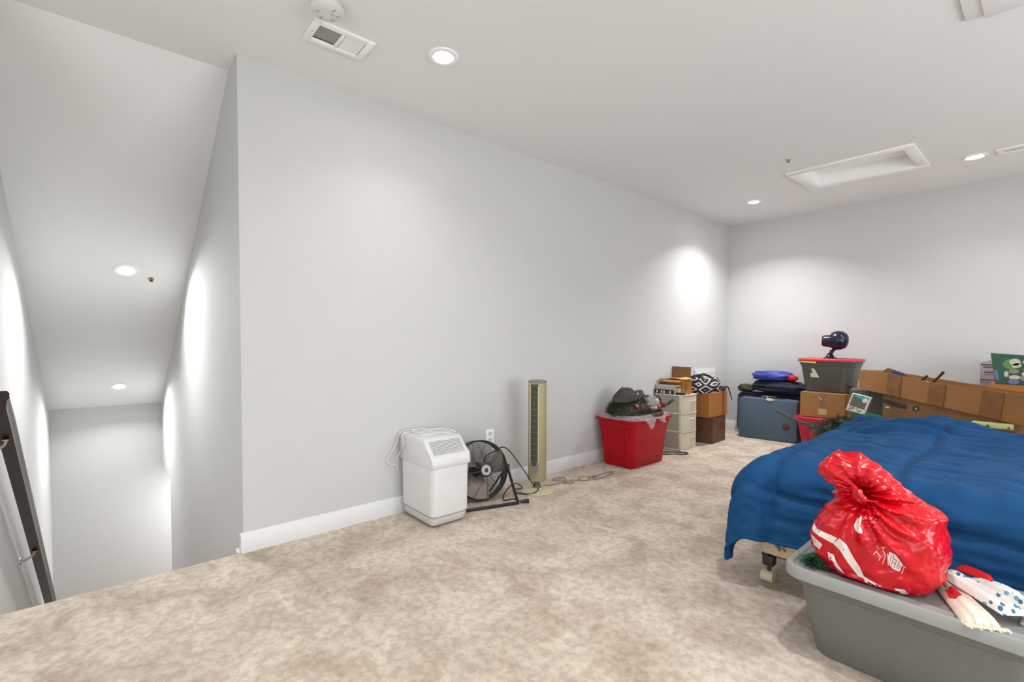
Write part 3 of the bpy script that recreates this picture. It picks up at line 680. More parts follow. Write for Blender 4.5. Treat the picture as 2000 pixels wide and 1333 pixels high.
t = thing('scissors', (-2.66, 4.88, ZT), 'scissors with red handles on the drawer unit', 'scissors')
b = B(); b.tube([(-2.665, 4.88, ZT + .007), (-2.68, 4.85, ZT + .010), (-2.70, 4.83, ZT + .012)], .003, 6); obj('blade', b, M('steel', (.6, .6, .6), .3, metal=1), t, world=True)
b = B(); b.tube([(-2.655 + .016 * cos(a), 4.905 + .022 * sin(a), ZT + .007) for a in [2 * pi * k / 12 for k in range(12)]], .0045, 6, True); obj('handle', b, M('scissor_red', srgb(190, 30, 26), .4), t, world=True)
# open cardboard box on the unit
def carton(name, x0, x1, y0, y1, z0, z1, m, label, open_=False, rz=0, tape=None, tapeface='-y', flaps=True, tm=None):
    cx, cy = (x0 + x1) / 2, (y0 + y1) / 2; t = thing(name, (cx, cy, z0), label, 'cardboard box', rz)
    w, d, h = x1 - x0, y1 - y0, z1 - z0; b = B()
    if open_:
        k = .005
        b.box(-w / 2, w / 2, -d / 2, d / 2, 0, k); b.box(-w / 2, w / 2, -d / 2, -d / 2 + k, k, h); b.box(-w / 2, w / 2, d / 2 - k, d / 2, k, h)
        b.box(-w / 2, -w / 2 + k, -d / 2 + k, d / 2 - k, k, h); b.box(w / 2 - k, w / 2, -d / 2 + k, d / 2 - k, k, h)
    else: b.box(-w / 2, w / 2, -d / 2, d / 2, 0, h - .004, .002, 1)
    obj('box_body', b, m, t)
    if not open_ and flaps:
        for s_ in (-1, 1):
            b = B(); b.box(-w / 2, w / 2, min(s_ * .001, s_ * d / 2), max(s_ * .001, s_ * d / 2), h - .004, h, .001, 1); obj('top_flap', b, m, t)
    if tape:
        b = B(); x = tape
        if tapeface == '-y': b.box(x - .028, x + .028, -d / 2 - .0008, -d / 2 + .001, 0 + h * .35, h - .003); b.box(x - .028, x + .028, -d / 2, d / 2, h - .0005, h + .0006)
        if tapeface == '+x': b.box(w / 2 - .001, w / 2 + .0008, x - .028, x + .028, 0 + h * .05, h - .003); b.box(-w / 2, w / 2, x - .028, x + .028, h - .0005, h + .0006)
        obj('packing_tape', b, tm or TAPE, t)
    return t
t = carton('cardboard_box', -2.985, -2.715, 4.872, 5.075, ZT, ZT + .148, CARDO, 'small open cardboard box with one raised flap on top of the drawer unit', True)
b = B(); b.box(-.118, .118, .096, .100, .148, .29, 0, rot=Matrix.Translation((0, .098, .148)) @ Matrix.Rotation(R(-6), 4, 'X') @ Matrix.Translation((0, -.098, -.148))); obj('raised_flap', b, CARDM, t)
b = B(); b.box(-.135, .135, -.003, 0, 0, .09, 0, rot=Matrix.Translation((0, -.10, .148)) @ Matrix.Rotation(R(100), 4, 'X')); obj('side_flap', b, CARDO, t)
b = B(); b.box(.1352, .136, -.05, -.01, .02, .145); obj('packing_tape', b, TAPE, t)
t = thing('padded_envelope', (-2.80, 4.96, ZT + .15), 'yellow padded envelope lying across the small open box', 'envelope')
def env(u, v):
    x = -2.925 + .235 * u; y = 4.90 + .16 * v; z = ZT + .155 + .012 * sin(u * pi) + (-.03 * max(0, u - .8) / .2 * 0) + .006 * sin(u * 7 + v * 3); return Vector((x, y, z))
b = sheet(20, 8, env); o = obj('envelope_paper', b, M('manila_yellow', srgb(214, 180, 110), .7, .04), t, world=True, recalc=False); so = o.modifiers.new('t', 'SOLIDIFY'); so.thickness = .006; so.offset = 0
t = thing('dark_pouch', (-2.97, 4.9, ZT + .15), 'folded grey blue pouch sticking out behind the small open box', 'pouch')
b = B(); b.sphere((-2.955, 4.842, ZT + .128), (.022, .030, .030), 16, 10, lambda v: 1 + .25 * nz(v, 2, 4)); obj('pouch_cloth', b, M('blue_grey_cloth', srgb(84, 92, 98), .8), t, world=True)

# two stacked cartons
carton('cardboard_box', -2.985, -2.62, 5.36, 5.735, 0, .322, CARDD, 'brown box with faded red round stamps, bottom of the stack', rz=R(4))
t = [o for o in C.objects if o.get('label', '').startswith('brown box with faded red')][0]
STAMP = M('faded_red_ink', srgb(116, 42, 34), .9, .3, 60)
def annulus(c, e1, e2, r0_, r1_, n=24): return [[c + (e1 * cos(a) + e2 * sin(a)) * r0_, c + (e1 * cos(a) + e2 * sin(a)) * r1_, c + (e1 * cos(a2) + e2 * sin(a2)) * r1_, c + (e1 * cos(a2) + e2 * sin(a2)) * r0_] for a, a2 in [(2 * pi * k / n, 2 * pi * (k + 1) / n) for k in range(n)]]
ps = annulus(Vector((.02, -.1885, .17)), Vector((1, 0, 0)), Vector((0, 0, 1)), .030, .048) + annulus(Vector((.02, -.1885, .17)), Vector((1, 0, 0)), Vector((0, 0, 1)), 0.001, .016)
ps += annulus(Vector((.1835, .06, .19)), Vector((0, 1, 0)), Vector((0, 0, 1)), .028, .046) + annulus(Vector((.1835, .06, .19)), Vector((0, 1, 0)), Vector((0, 0, 1)), .001, .016)
flat('round_stamp', ps, STAMP, t, world=False)
carton('cardboard_box', -2.985, -2.595, 5.245, 5.70, .323, .60, CARDO, 'orange brown box under the black and white patterned bag', rz=R(0), tape=.13, tapeface='+x')
# black and white geometric bag
def patt():
    m = M('black_white_zigzag', (.012, .010, .011), .8, .1, 20, .2, 200); nt = m.node_tree; b = nt.nodes['Principled BSDF']; L = nt.links.new
    uv = nt.nodes.new('ShaderNodeUVMap'); sp = nt.nodes.new('ShaderNodeSeparateXYZ'); L(uv.outputs['UV'], sp.inputs['Vector'])
    def mth(op, a, b_=None, c=None):
        n = nt.nodes.new('ShaderNodeMath'); n.operation = op
        for i, q in enumerate((a, b_, c)):
            if q is None: continue
            if isinstance(q, (int, float)): n.inputs[i].default_value = q
            else: L(q, n.inputs[i])
        return n.outputs[0]
    fx = mth('ABSOLUTE', mth('SUBTRACT', mth('FRACT', mth('MULTIPLY', sp.outputs['X'], 5)), .5))
    fy = mth('ABSOLUTE', mth('SUBTRACT', mth('FRACT', mth('ADD', mth('MULTIPLY', sp.outputs['Y'], 1.5), .12)), .5))
    dd = mth('ADD', fx, fy); g = mth('GREATER_THAN', mth('ABSOLUTE', mth('SUBTRACT', mth('FRACT', mth('MULTIPLY', dd, 2.4)), .5)), .36)
    mx = nt.nodes.new('ShaderNodeMix'); mx.data_type = 'RGBA'; mx.inputs['A'].default_value = (.012, .010, .011, 1); mx.inputs['B'].default_value = (.62, .58, .58, 1)
    L(g, mx.inputs['Factor']); L(mx.outputs['Result'], b.inputs['Base Color']); return m
def closed_uv(name, nu, nv, fn, m, parent, ang=60):
    me = bpy.data.meshes.new(name); vs = []; fs = []; uvs = []
    for j in range(nv + 1):
        for i in range(nu): vs.append(fn(i / nu, j / nv))
    for j in range(nv):
        for i in range(nu):
            k = (i + 1) % nu; fs.append((j * nu + i, j * nu + k, (j + 1) * nu + k, (j + 1) * nu + i)); uvs.append([(i / nu, j / nv), ((i + 1) / nu, j / nv), ((i + 1) / nu, (j + 1) / nv), (i / nu, (j + 1) / nv)])
    fs.append(tuple(reversed(range(nu)))); uvs.append([(0, 0)] * nu); fs.append(tuple(nv * nu + i for i in range(nu))); uvs.append([(0, 1)] * nu)
    me.from_pydata(vs, [], fs); uvl = me.uv_layers.new(name='UVMap'); k = 0
    for p, u in zip(me.polygons, uvs):
        p.use_smooth = True
        for li, q in zip(p.loop_indices, u): uvl.data[li].uv = q
    me.materials.append(m); me.set_sharp_from_angle(angle=R(ang))
    o = bpy.data.objects.new(name, me); C.objects.link(o); o.parent = parent; o.matrix_parent_inverse = mw(parent).inverted(); return o
t = thing('patterned_bag', (-2.76, 5.42, .602), 'black and white diamond patterned bag slumped on the orange box', 'bag')
def pb(u, v):
    a = 2 * pi * u; cx, cy = -2.755, 5.40 + .03 * v
    rx, ry2 = .135 * (1 - .25 * v ** 3), .245 * (1 - .12 * v)
    top = .17 - .075 * max(0, sin(a)) ** 2 + .01 * sin(3 * a)
    z = .603 + top * v; k = 1 + .10 * sin(v * pi) + .07 * nz((cos(a) * 2, sin(a) * 2, v * 2), 1.3, 6) + (.05 * sin(11 * a) * v * v if sin(a) > -.3 else 0)
    e = .6
    return Vector((cx + rx * k * math.copysign(abs(cos(a)) ** e, cos(a)), cy + ry2 * k * math.copysign(abs(sin(a)) ** e, sin(a)), z))
closed_uv('bag_body', 90, 24, pb, patt(), t)
BKC = M('black_webbing', (.02, .018, .018), .8, .2)
b = B(); b.tube([(-2.70, 5.28, .765), (-2.74, 5.36, .795), (-2.80, 5.50, .80), (-2.78, 5.60, .775), (-2.70, 5.62, .73)], .014, 8); b.tube([(-2.84, 5.20, .76), (-2.83, 5.35, .785), (-2.82, 5.55, .79)], .012, 8); obj('carry_handle', b, BKC, t, world=True)
b = B(); b.tube([(-2.66, 5.58, .64), (-2.62, 5.66, .650), (-2.60, 5.72, .645), (-2.585, 5.735, .60), (-2.575, 5.75, .54), (-2.57, 5.77, .49)], .008, 8, rr=lambda f: .012 - .008 * f); obj('dangling_strap', b, BKC, t, world=True)
b = B(); b.sphere((-2.60, 5.60, .63), (.03, .05, .025), 16, 10, lambda v: 1 + .5 * nz(v, 4, 2)); obj('tassel', b, BKC, t, world=True)

# black cord loop by the drawers
t = obj('extension_cord', B().tube([(-2.78, 4.50, .006), (-2.72, 4.62, .006), (-2.64, 4.70, .006), (-2.585, 4.735, .006), (-2.55, 4.71, .006), (-2.565, 4.655, .006), (-2.64, 4.58, .006), (-2.72, 4.46, .006)], .0065, 8), CORDB); tag(t, 'black cord loop on the carpet in front of the plastic drawers', 'cord')

# ------------------------------------------------------------------ suitcases and clothes by the back wall
t = thing('suitcase', (-2.305, 6.19, 0), 'slate blue hard suitcase standing upright in front of the back wall', 'suitcase', rz=R(7.0))
b = B()
def scr(y, ex, k=5):
    w, h, r = .645 + ex, .50 + ex, .035
    pts = []
    for sx, sz, a0 in ((1, 1, 0), (-1, 1, 90), (-1, -1, 180), (1, -1, 270)):
        for i in range(k + 1):
            a = R(a0 + 90 * i / k); pts.append(Vector((sx * (w / 2 - r) + r * cos(a), y, .252 + sz * (h / 2 - r) + r * sin(a))))
    return pts
b.loft([scr(-.086, -.03), scr(-.083, -.012), scr(-.075, -.002), scr(-.01, 0)]); obj('front_shell', b, BLUECASE, t)
b = B(); b.loft([scr(-.0099, -.006), scr(.0, -.006)]); obj('seam_band', b, M('case_band', srgb(58, 70, 80), .4, metal=.3), t)
b = B(); b.loft([scr(.0001, 0), scr(.07, -.002), scr(.083, -.012), scr(.086, -.03)]); obj('rear_shell', b, BLUECASE, t)
b = B(); b.tube([(-.07, -.005, .502), (-.065, -.008, .522), (.065, -.008, .522), (.07, -.005, .502)], .007, 8); obj('handle', b, M('handle_grey', srgb(110, 110, 105), .5), t)
for x in (-.2, .2):
    b = B(); b.box(x - .03, x + .03, -.02, .012, .499, .507, .002); obj('latch', b, NICKEL, t)
b = B(); b.tube([(-.03, -.005, .515), (-.02, -.03, .525), (.0, -.05, .51), (.02, -.07, .505)], .003, 6)
tg = obj('luggage_tag', b, M('tag_white', srgb(226, 214, 206), .6), t)
b = B(); b.loft([[Vector((.045 * cos(a) + .03, -.070 - .02 * 0 + dy, .503 + .016 * sin(a) - .006)) for a in [2 * pi * k / 20 for k in range(20)]] for dy in (-.024, -.020)]); obj('tag_card', b, M('tag_card', srgb(230, 218, 210), .6), tg)
t = thing('suitcase', (-2.365, 6.42, 0), 'dark navy soft suitcase standing behind the slate blue one', 'suitcase', rz=R(3))
b = B(); b.box(-.375, .385, -.09, .10, .02, .545, .05, 5); obj('case_body', b, NAVY, t)
b = B(); b.tube([(-.37, -.09, .06), (-.37, -.09, .50), (-.33, -.09, .535), (.335, -.09, .535), (.38, -.09, .50), (.38, -.09, .06)], .006, 6, smooth=False); obj('piping', b, M('piping_dark', (.02, .02, .025), .5), t)
b = B(); b.box(-.36, -.33, -.08, .08, 0, .02, .004); b.box(.33, .36, -.08, .08, 0, .02, .004); obj('foot', b, BLACK, t)
def blob(name, c, r, m, label, cat, amp=.12, s=1.4, seed=0, part='cloth', rz=0, flat_=.0, fold=0):
    t = thing(name, (c[0], c[1], c[2] - r[2]), label, cat, rz)
    me = B()
    def fn(v):
        k = 1 + amp * nz(v, s, seed) + amp * .4 * nz(v, s * 3.2, seed + 3)
        if fold: k += fold * sin(v.z * 9 + 2 * nz(v, 1.1, seed)) * .5
        return k
    tb = bmesh.new(); bmesh.ops.create_uvsphere(tb, u_segments=64, v_segments=40, radius=1)
    for v in tb.verts:
        p = v.co.copy(); k = fn(p); q = Vector((math.copysign(abs(p.x) ** .75, p.x) * r[0], math.copysign(abs(p.y) ** .8, p.y) * r[1], math.copysign(abs(p.z) ** .8, p.z) * r[2])) * k
        q.z = max(q.z, -r[2]); v.co = q + Vector((0, 0, r[2]))
    me.merge(tb); o = obj(part, me, m, t, ang=80); return t
BRN = M('olive_brown_cloth', srgb(66, 58, 46), .85, .3, 20, .3, 120)
blob('canvas_bag', (-2.66, 6.40, .592), (.10, .09, .045), BRN, 'olive brown cloth bag slumped on the left end of the suitcases', 'bag', .25, 1.8, 4, 'bag_cloth')
blob('jacket', (-2.25, 6.37, .630), (.31, .14, .082), M('black_teal_jacket', srgb(12, 26, 44), .75, .6, 8, .3, 80), 'black and dark teal folded jacket under the bright blue one', 'jacket', .16, 1.6, 8, 'jacket_cloth', fold=.08)
t = blob('jacket', (-2.33, 6.35, .770), (.235, .12, .062), M('royal_blue_nylon', srgb(50, 66, 158), .45, .2, 10, .4, 40), 'royal blue folded nylon jacket on top of the suitcase pile', 'jacket', .16, 1.7, 12, 'jacket_cloth', fold=.05)
b = B(); b.sphere((.225, -.03, .045), (.065, .055, .040), 24, 16, lambda v: 1 + .2 * nz(v, 2, 3)); obj('red_lining', b, M('red_lining', srgb(196, 10, 32), .5, .1), t)
for o in C.objects:
    if o.get('label', '').startswith('royal blue folded'): o.rotation_euler.z = R(3)

# pink tote, carton, grey tote, spotlight
tote('storage_tote', -1.955, -1.40, 5.93, 6.40, .345, PINK, 'raspberry pink tote with lid, bottom of the stack by the bed', taper=.05, lidm=PINK, rim=.02)
t = carton('cardboard_box', -1.90, -1.47, 5.99, 6.38, .362, .635, CARD, 'tan box between the pink tote and the grey red lidded tote', tape=.01, tm=TAPEG)
b = B(); b.box(-.035, .045, -.1965, -.195, .035, .10); obj('shipping_label', b, M('label_tan', srgb(196, 168, 120), .7), t)
b = B(); b.tube([(-.03, -.1965, .225), (-.02, -.1975, .215), (-.01, -.198, .205), (.0, -.1965, .20)], .004, 6); obj('torn_tape', b, M('torn_white', srgb(220, 200, 180), .5), t)
t = tote('storage_tote', -1.955, -1.385, 6.02, 6.41, .36, GREYD, 'dark grey tote with a red lid on the tan box', taper=.045, lidm=REDLID, rim=.02, z0=.637)
GR2 = M('sticker_white', srgb(214, 220, 204), .6, .03)
flat('sticker', [[Vector((-1.815, 6.050, .895)), Vector((-1.785, 6.047, .90)), Vector((-1.73, 6.0505, .80)), Vector((-1.82, 6.058, .80)), Vector((-1.822, 6.054, .845)), Vector((-1.797, 6.052, .85))]], GR2, t, off=Vector((0, -.006, 0)))
flat('sticker_text', [[Vector((-1.80, 6.0, .822)) + Vector((dx, .0505 - 0, 0)) + Vector((a, 0, c)) for a, c in ((0, 0), (.012, 0), (.012, .006), (0, .006))] for dx in (.0, .016, .032)], M('ink_grey', srgb(90, 96, 84), .7), t)
b = B(); b.loft([[Vector((x, y, z)) for x, z in ((-1.93, .978), (-1.76, .974), (-1.76, .962), (-1.90, .966))] for y in (6.018, 6.014)]); obj('yellow_tape', b, M('yellow_green_tape', srgb(222, 226, 110), .5), t, world=True)
t = thing('spotlight', (-1.655, 6.22, 1.012), 'navy blue spotlight with round head and short snout on the red lid', 'spotlight')
NV = M('navy_gloss', srgb(26, 24, 50), .25, .1, 8)
hc = Vector((-1.605, 6.22, 1.215)); axn = Vector((-1, -.25, .05)).normalized(); e1 = Vector((0, 0, 1)).cross(axn).normalized(); e2 = axn.cross(e1)
b = B(); b.loft([[hc + axn * h + (e1 * cos(2 * pi * k / 32) + e2 * sin(2 * pi * k / 32)) * r for k in range(32)] for h, r in ((-.095, .012), (-.09, .05), (-.07, .082), (-.03, .103), (.01, .108), (.045, .098), (.075, .078))]); hd = obj('lamp_head', b, NV, t, world=True)
b = B(); b.loft([[hc + Vector((0, 0, -.012)) + axn * h + (e1 * cos(2 * pi * k / 32) + e2 * sin(2 * pi * k / 32)) * r for k in range(32)] for h, r in ((.05, .080), (.085, .070), (.135, .064), (.155, .052), (.152, .044), (.13, .040))]); obj('lens_hood', b, NV, t, world=True)
b = B(); b.loft([[hc + Vector((0, 0, -.012)) + axn * h + (e1 * cos(2 * pi * k / 24) + e2 * sin(2 * pi * k / 24)) * r for k in range(24)] for h, r in ((.130, .036), (.134, .034))]); obj('lens', b, M('lens_dark', (.1, .1, .13), .05), t, world=True)
b = B(); b.tube([(-1.625, 6.22, 1.135), (-1.655, 6.215, 1.10), (-1.675, 6.21, 1.06)], .018, 10); b.tube([(-1.665, 6.19, 1.09), (-1.665, 6.24, 1.09)], .016, 12, smooth=False); obj('swivel_neck', b, NV, t, world=True)
b = B(); b.lathe([(.0, 0), (.065, 0), (.067, .006), (.045, .018), (.028, .045), (.022, .06), (.0, .06)], 32, (-1.68, 6.21, 1.012)); obj('stand_base', b, NV, t, world=True)
b = B(); b.box(-1.66, -1.55, 6.18, 6.26, 1.012, 1.016); obj('base_plate', b, BLACK, t, world=True)

# grey bin, green box, white framed box
t = thing('plastic_bin', (-1.18, 5.86, 0), 'dark grey bin standing under the left end of the long box', 'bin')
b = B(); b.box(-1.36, -1.03, 5.68, 6.02, 0, .735, .02, 3); obj('bin_body', b, M('bin_grey', srgb(92, 90, 84), .6, .05), t, world=True)
b = B(); b.box(-1.385, -1.355, 5.72, 5.78, .80 - .07, .83 - .07, .006); obj('side_handle', b, BLACK, t, world=True)
t = thing('gift_box', (-1.18, 5.12, 0), 'plain bright green box under the small white framed box', 'box')
mt = Matrix.Translation((-1.18, 5.14, 0)) @ Matrix.Rotation(R(10), 4, 'Y')
b = B(); b.box(-.10, .10, -.03, .05, .018, .575, .003, rot=mt); obj('box_body', b, M('bright_green_card', srgb(10, 110, 66), .55, .05), t, world=True)
t = thing('product_box', (-1.155, 5.12, .57), 'small white framed product box with a teal strip propped by the bed', 'box')
o0 = Vector((-1.246, 5.10, .588)); ex_ = Vector((-1.108, 5.10, .558)) - o0; ez_ = Vector((-1.199, 5.10, .742)) - o0; nn = Vector((0, 1, 0))
def bp(u, v, w_=0): return o0 + ex_ * u + ez_ * v + nn * w_
b = B(); b.loft([[bp(0, 0, w_), bp(1, 0, w_), bp(1, 1, w_), bp(0, 1, w_)] for w_ in (0, .045)]); obj('box_body', b, M('white_card', srgb(226, 220, 210), .6, .02), t, world=True)
flat('picture_panel', [[bp(.08, .30, -.0008), bp(.90, .26, -.0008), bp(.90, .92, -.0008), bp(.08, .92, -.0008)]], M('picture_grey', srgb(104, 102, 94), .4, .15, 30), t)
flat('teal_strip', [[bp(.08, .92, -.0014), bp(.10, .99, -.0014), bp(.95, .99, -.0014), bp(.80, .86, -.0014), bp(.45, .80, -.0014), bp(.2, .90, -.0014)]], M('teal_print', srgb(70, 180, 170), .5), t)
flat('white_disc', [[bp(.76 + .14 * cos(a), .77 + .14 * sin(a), -.0020) for a in [2 * pi * k / 20 for k in range(20)]]], M('disc_white', srgb(232, 232, 224), .5), t)
INK = M('print_ink', srgb(74, 66, 58), .7)
flat('printed_words', [[bp(u + a, v + c, -.0014) for a, c in ((0, 0), (l, -.01), (l, .035), (0, .035))] for u, v, l in ((.10, .20, .28), (.14, .12, .22), (.48, .18, .12), (.66, .12, .14), (.08, .06, .12), (.58, .06, .14))], INK, t)

# long tray-like cardboard box lying across the bed head
EL = Vector((-1.275, 5.63, .748)); ER = Vector((.18, 4.13, .655)); D_ = (ER - EL); Ln = D_.length; dx_ = D_.normalized(); dn = Vector((.72, .69, 0)).normalized(); dn = (dn - dx_ * dn.dot(dx_)).normalized(); dz_ = dx_.cross(dn) * 1
if dz_.z < 0: dz_ = -dz_
t = thing('long_cardboard_box', tuple(EL.lerp(ER, .5)), 'very long open cardboard box with tape patches lying across the bed head', 'cardboard box')
def LB(u, v, w_): return EL + dx_ * u + dn * v + dz_ * w_
hh_ = .186; wd_ = .26
def lbox(b, u0, u1, v0, v1, w0, w1): b.loft([[LB(u0, v0, w_), LB(u1, v0, w_), LB(u1, v1, w_), LB(u0, v1, w_)] for w_ in (w0, w1)])
b = B()
NS = 30
# gently bowed front wall
def bowv(u): return -.012 * sin(pi * min(1, u / .5)) if u < .5 else 0
def topw(u): return hh_ + (.008 * sin(u * 5)) - (.03 * max(0, (.05 - u)) / .05)
fr = [[LB(Ln * i / NS, bowv(Ln * i / NS), 0), LB(Ln * i / NS, bowv(Ln * i / NS) - .004, topw(Ln * i / NS)), LB(Ln * i / NS, bowv(Ln * i / NS) + .002, topw(Ln * i / NS)), LB(Ln * i / NS, .006, 0)] for i in range(NS + 1)]
b.loft(fr); obj('front_wall', b, CARD, t, world=True)
b = B(); lbox(b, 0, Ln, wd_ - .005, wd_, .006, hh_ * .93); obj('rear_wall', b, CARD, t, world=True)
b = B(); lbox(b, 0, Ln, .0, wd_, -.001, .005); obj('bottom', b, CARD, t, world=True)
b = B(); lbox(b, 0, .005, .006, wd_ - .005, .005, hh_ * .95); lbox(b, Ln - .005, Ln, .006, wd_ - .005, .005, hh_ * .95); obj('end_wall', b, CARD, t, world=True)
for u0, u1 in ((.40, .56), (.86, 1.02), (1.33, 1.49), (1.80, 1.94)):
    b = B(); k = 6; b.loft([[LB(u0 + (u1 - u0) * 0 + .02 * q, bowv(u0) - .0055 - .0015, .004 + (topw(u0) - .006) * q), LB(u1 + .02 * q, bowv(u1) - .0055 - .0015, .004 + (topw(u0) - .006) * q), LB(u1 + .02 * q, bowv(u1) - .004, .004 + (topw(u0) - .006) * q), LB(u0 + .02 * q, bowv(u0) - .004, .004 + (topw(u0) - .006) * q)] for q in [i / k for i in range(k + 1)]])
    obj('tape_patch', b, TAPE, t, world=True)
t = thing('cardboard_box', tuple(LB(.95, .14, -.66)), 'large brown carton with a round green sticker under the long open box', 'cardboard box')
b = B(); c4 = [LB(.33, .012, 0), LB(1.42, .012, 0), LB(1.42, .30, 0), LB(.33, .30, 0)]
b.loft([[Vector((p.x, p.y, z)) for p in c4] for z in (0, .640)]); b.loft([[Vector((p.x, p.y, z if z < .65 else p.z - .003)) for p in c4] for z in (.6401, .66)]); obj('box_body', b, CARDM, t, world=True)
def onv(px, py, v=.0105):
    d = fwd + rt * ((px - 1000) / F) + up * ((CY - py) / F); n_ = Vector((dn.x, dn.y, 0)); o_ = LB(0, v, 0) - Vector((0, 0, CAMH)); return Vector((0, 0, CAMH)) + d * (o_.dot(n_) / d.dot(n_))
flat('round_sticker', [[onv(1789 + 7.5 * cos(a), 799 + 6.2 * sin(a), .0112) for a in [2 * pi * k / 28 for k in range(28)]]], M('sticker_green', srgb(44, 66, 34), .5), t)
flat('sticker_dot', [[onv(1789 + 2.4 * cos(a), 799 + 2.2 * sin(a), .0108) for a in [2 * pi * k / 14 for k in range(14)]]], M('sticker_dot', srgb(140, 160, 140), .5), t)
flat('hand_hole', [[onv(*p, .0112) for p in ((1722, 779), (1742, 784), (1771, 792), (1771, 800), (1746, 795), (1724, 786))]], SLOT, t)  # dark patch painted as the long box's shadow on the carton
flat('paper_label', [[onv(*p, .0112) for p in ((1728, 794), (1736, 795), (1738, 798), (1730, 797))]], GR2, t)
t = thing('folded_carton_flap', tuple(LB(.35, .1, .1)), 'folded cardboard piece with a blue print sticking out of the long box', 'cardboard')
b = B(); b.loft([[LB(.22, .09, .01), LB(.62, .10, .01), LB(.62, .10, .165), LB(.40, .10, .205), LB(.25, .09, .225), LB(.20, .09, .195)], [LB(.22, .10, .01), LB(.62, .11, .01), LB(.62, .11, .165), LB(.40, .11, .205), LB(.25, .10, .225), LB(.20, .10, .195)]]); obj('card_flap', b, CARDM, t, world=True)
b = B(); b.loft([[LB(.32, v, .12), LB(.44, v, .12), LB(.44, v, .198), LB(.33, v, .212)] for v in (.082, .088)]); obj('blue_print', b, M('blue_print', srgb(24, 70, 140), .5), t, world=True)
for (u0, w0, u1, w1, r, lab) in ((.46, .04, .635, .196, .009, 'shorter black rod lying low in the long cardboard box'), (.66, .10, .80, .245, .010, 'black rod standing up at an angle out of the long cardboard box')):
    t = thing('plastic_rod', tuple(LB(u0, .14, w0)), lab, 'rod')
    b = B(); b.tube([LB(u0, .14, w0), LB(u1 - .04, .15, w1 - (w1 - w0) * .04 / (u1 - u0)), LB(u1, .15, w1)], r, 10, smooth=False); obj('shaft', b, M('rod_black', srgb(58, 58, 52), .6), t, world=True)
    b = B(); b.sphere(LB(u1, .15, w1), r * 1.15, 12, 8); obj('end_cap', b, BLACK, t, world=True)

# boxes at the right by the back wall
t = thing('printed_box', (-.49, 6.35, 0), 'tall grey printed box at the back wall, left of the orange brown box', 'box')
b = B(); b.box(-.635, -.33, 6.24, 6.50, 0, .79, .003); obj('box_body', b, M('grey_print_card', srgb(120, 114, 118), .6, .12, 12), t, world=True)
flat('dark_print', [[Vector((cx + rx * cos(a), 6.2392, cz + rz_ * sin(a))) for a in [2 * pi * k / 18 for k in range(18)]] for cx, cz, rx, rz_ in ((-.56, .735, .035, .014), (-.43, .745, .03, .02), (-.40, .735, .02, .026))], INK, t)
t = thing('printed_box', (-.41, 6.40, .79), 'small lilac grey carton with dark stripes behind the green printed box', 'box')
b = B(); b.box(-.478, -.28, 6.33, 6.45, .791, 1.005, .002); b.prism([(-.478, 1.005), (-.28, 1.005), (-.34, 1.045), (-.38, 1.05)], 6.34, 6.44, 'y'); obj('box_body', b, M('lilac_card', srgb(168, 156, 160), .6, .04), t, world=True)
flat('striped_print', [[Vector((x, 6.3292, z)) for x, z in ((a0, z0), (a1, z0), (a1, z1), (a0, z1))] for a0, a1, z0, z1 in ((-.476, -.29, .985, .995), (-.46, -.36, .962, .974), (-.45, -.36, .915, .926), (-.45, -.38, .895, .900), (-.476, -.29, .842, .852), (-.476, -.29, .822, .828))], M('stripe_brown', srgb(84, 66, 68), .7), t)
carton('cardboard_box', -.385, .26, 5.88, 6.20, 0, .838, CARDO, 'orange brown box under the green printed box by the back wall')
t = thing('printed_box', (-.14, 6.0, .84), 'green printed box with a photo of pale round figures on the orange box', 'box')
b = B(); gx = [(-.350, .842), (.12, .842), (.15, 1.105), (-.20, 1.094), (-.385, 1.108)]
b.prism(gx, 5.905, 6.02, 'y'); obj('box_body', b, M('dark_green_print', srgb(30, 74, 62), .45, .3, 5), t, world=True)
def ell(cx, cz, rx, rz_, rot=0, n_=18, y=5.9042): return [Vector((cx + rx * cos(a) * cos(rot) - rz_ * sin(a) * sin(rot), y, cz + rx * cos(a) * sin(rot) + rz_ * sin(a) * cos(rot))) for a in [2 * pi * k / n_ for k in range(n_)]]
for nm, lst, col in (('green_glow_print', [ell(-.262, 1.015, .045, .045, y=5.9046)], (84, 130, 64)),
                     ('pale_figure_print', [ell(-.236, 1.035, .034, .030), ell(-.225, 1.005, .030, .020, .3), ell(-.285, .93, .014, .026), ell(-.235, .905, .035, .018), ell(-.165, .935, .030, .022), ell(-.08, 1.0, .030, .024), ell(-.158, 1.022, .040, .018, -.6)], (186, 186, 158)),
                     ('grey_figure_print', [ell(-.24, .955, .032, .020, y=5.9038), ell(-.17, .90, .034, .026, y=5.9038), ell(-.10, .90, .034, .026, y=5.9038)], (128, 124, 118)),
                     ('brown_figure_print', [ell(-.135, 1.045, .030, .018, -.5, y=5.9036), ell(-.17, .972, .022, .018, y=5.9036)], (108, 74, 52)),
                     ('blue_figure_print', [ell(-.24, .868, .034, .024, y=5.9034), ell(-.12, .945, .026, .020, y=5.9034), ell(-.345, .92, .012, .05, .2, y=5.9034)], (96, 104, 150))):
    flat(nm, lst, M(nm, srgb(*col), .5, .1, 30), t)
t = thing('game_box', (-.26, 4.40, .66), 'thin yellow green picture box lying at the bed head', 'game box')
b = B(); b.box(-.362, -.17, 4.345, 4.425, .652, .680, .002); obj('box_body', b, M('yellow_green_card', srgb(190, 196, 128), .6, .15, 30), t, world=True)
flat('tree_print', [[Vector((x, 4.3443, z)) for x, z in ((-.298, .656), (-.272, .656), (-.285, .677))], [Vector((x, 4.3443, z)) for x, z in ((-.20, .656), (-.18, .656), (-.19, .674))]], M('tree_print', srgb(70, 92, 52), .6), t)

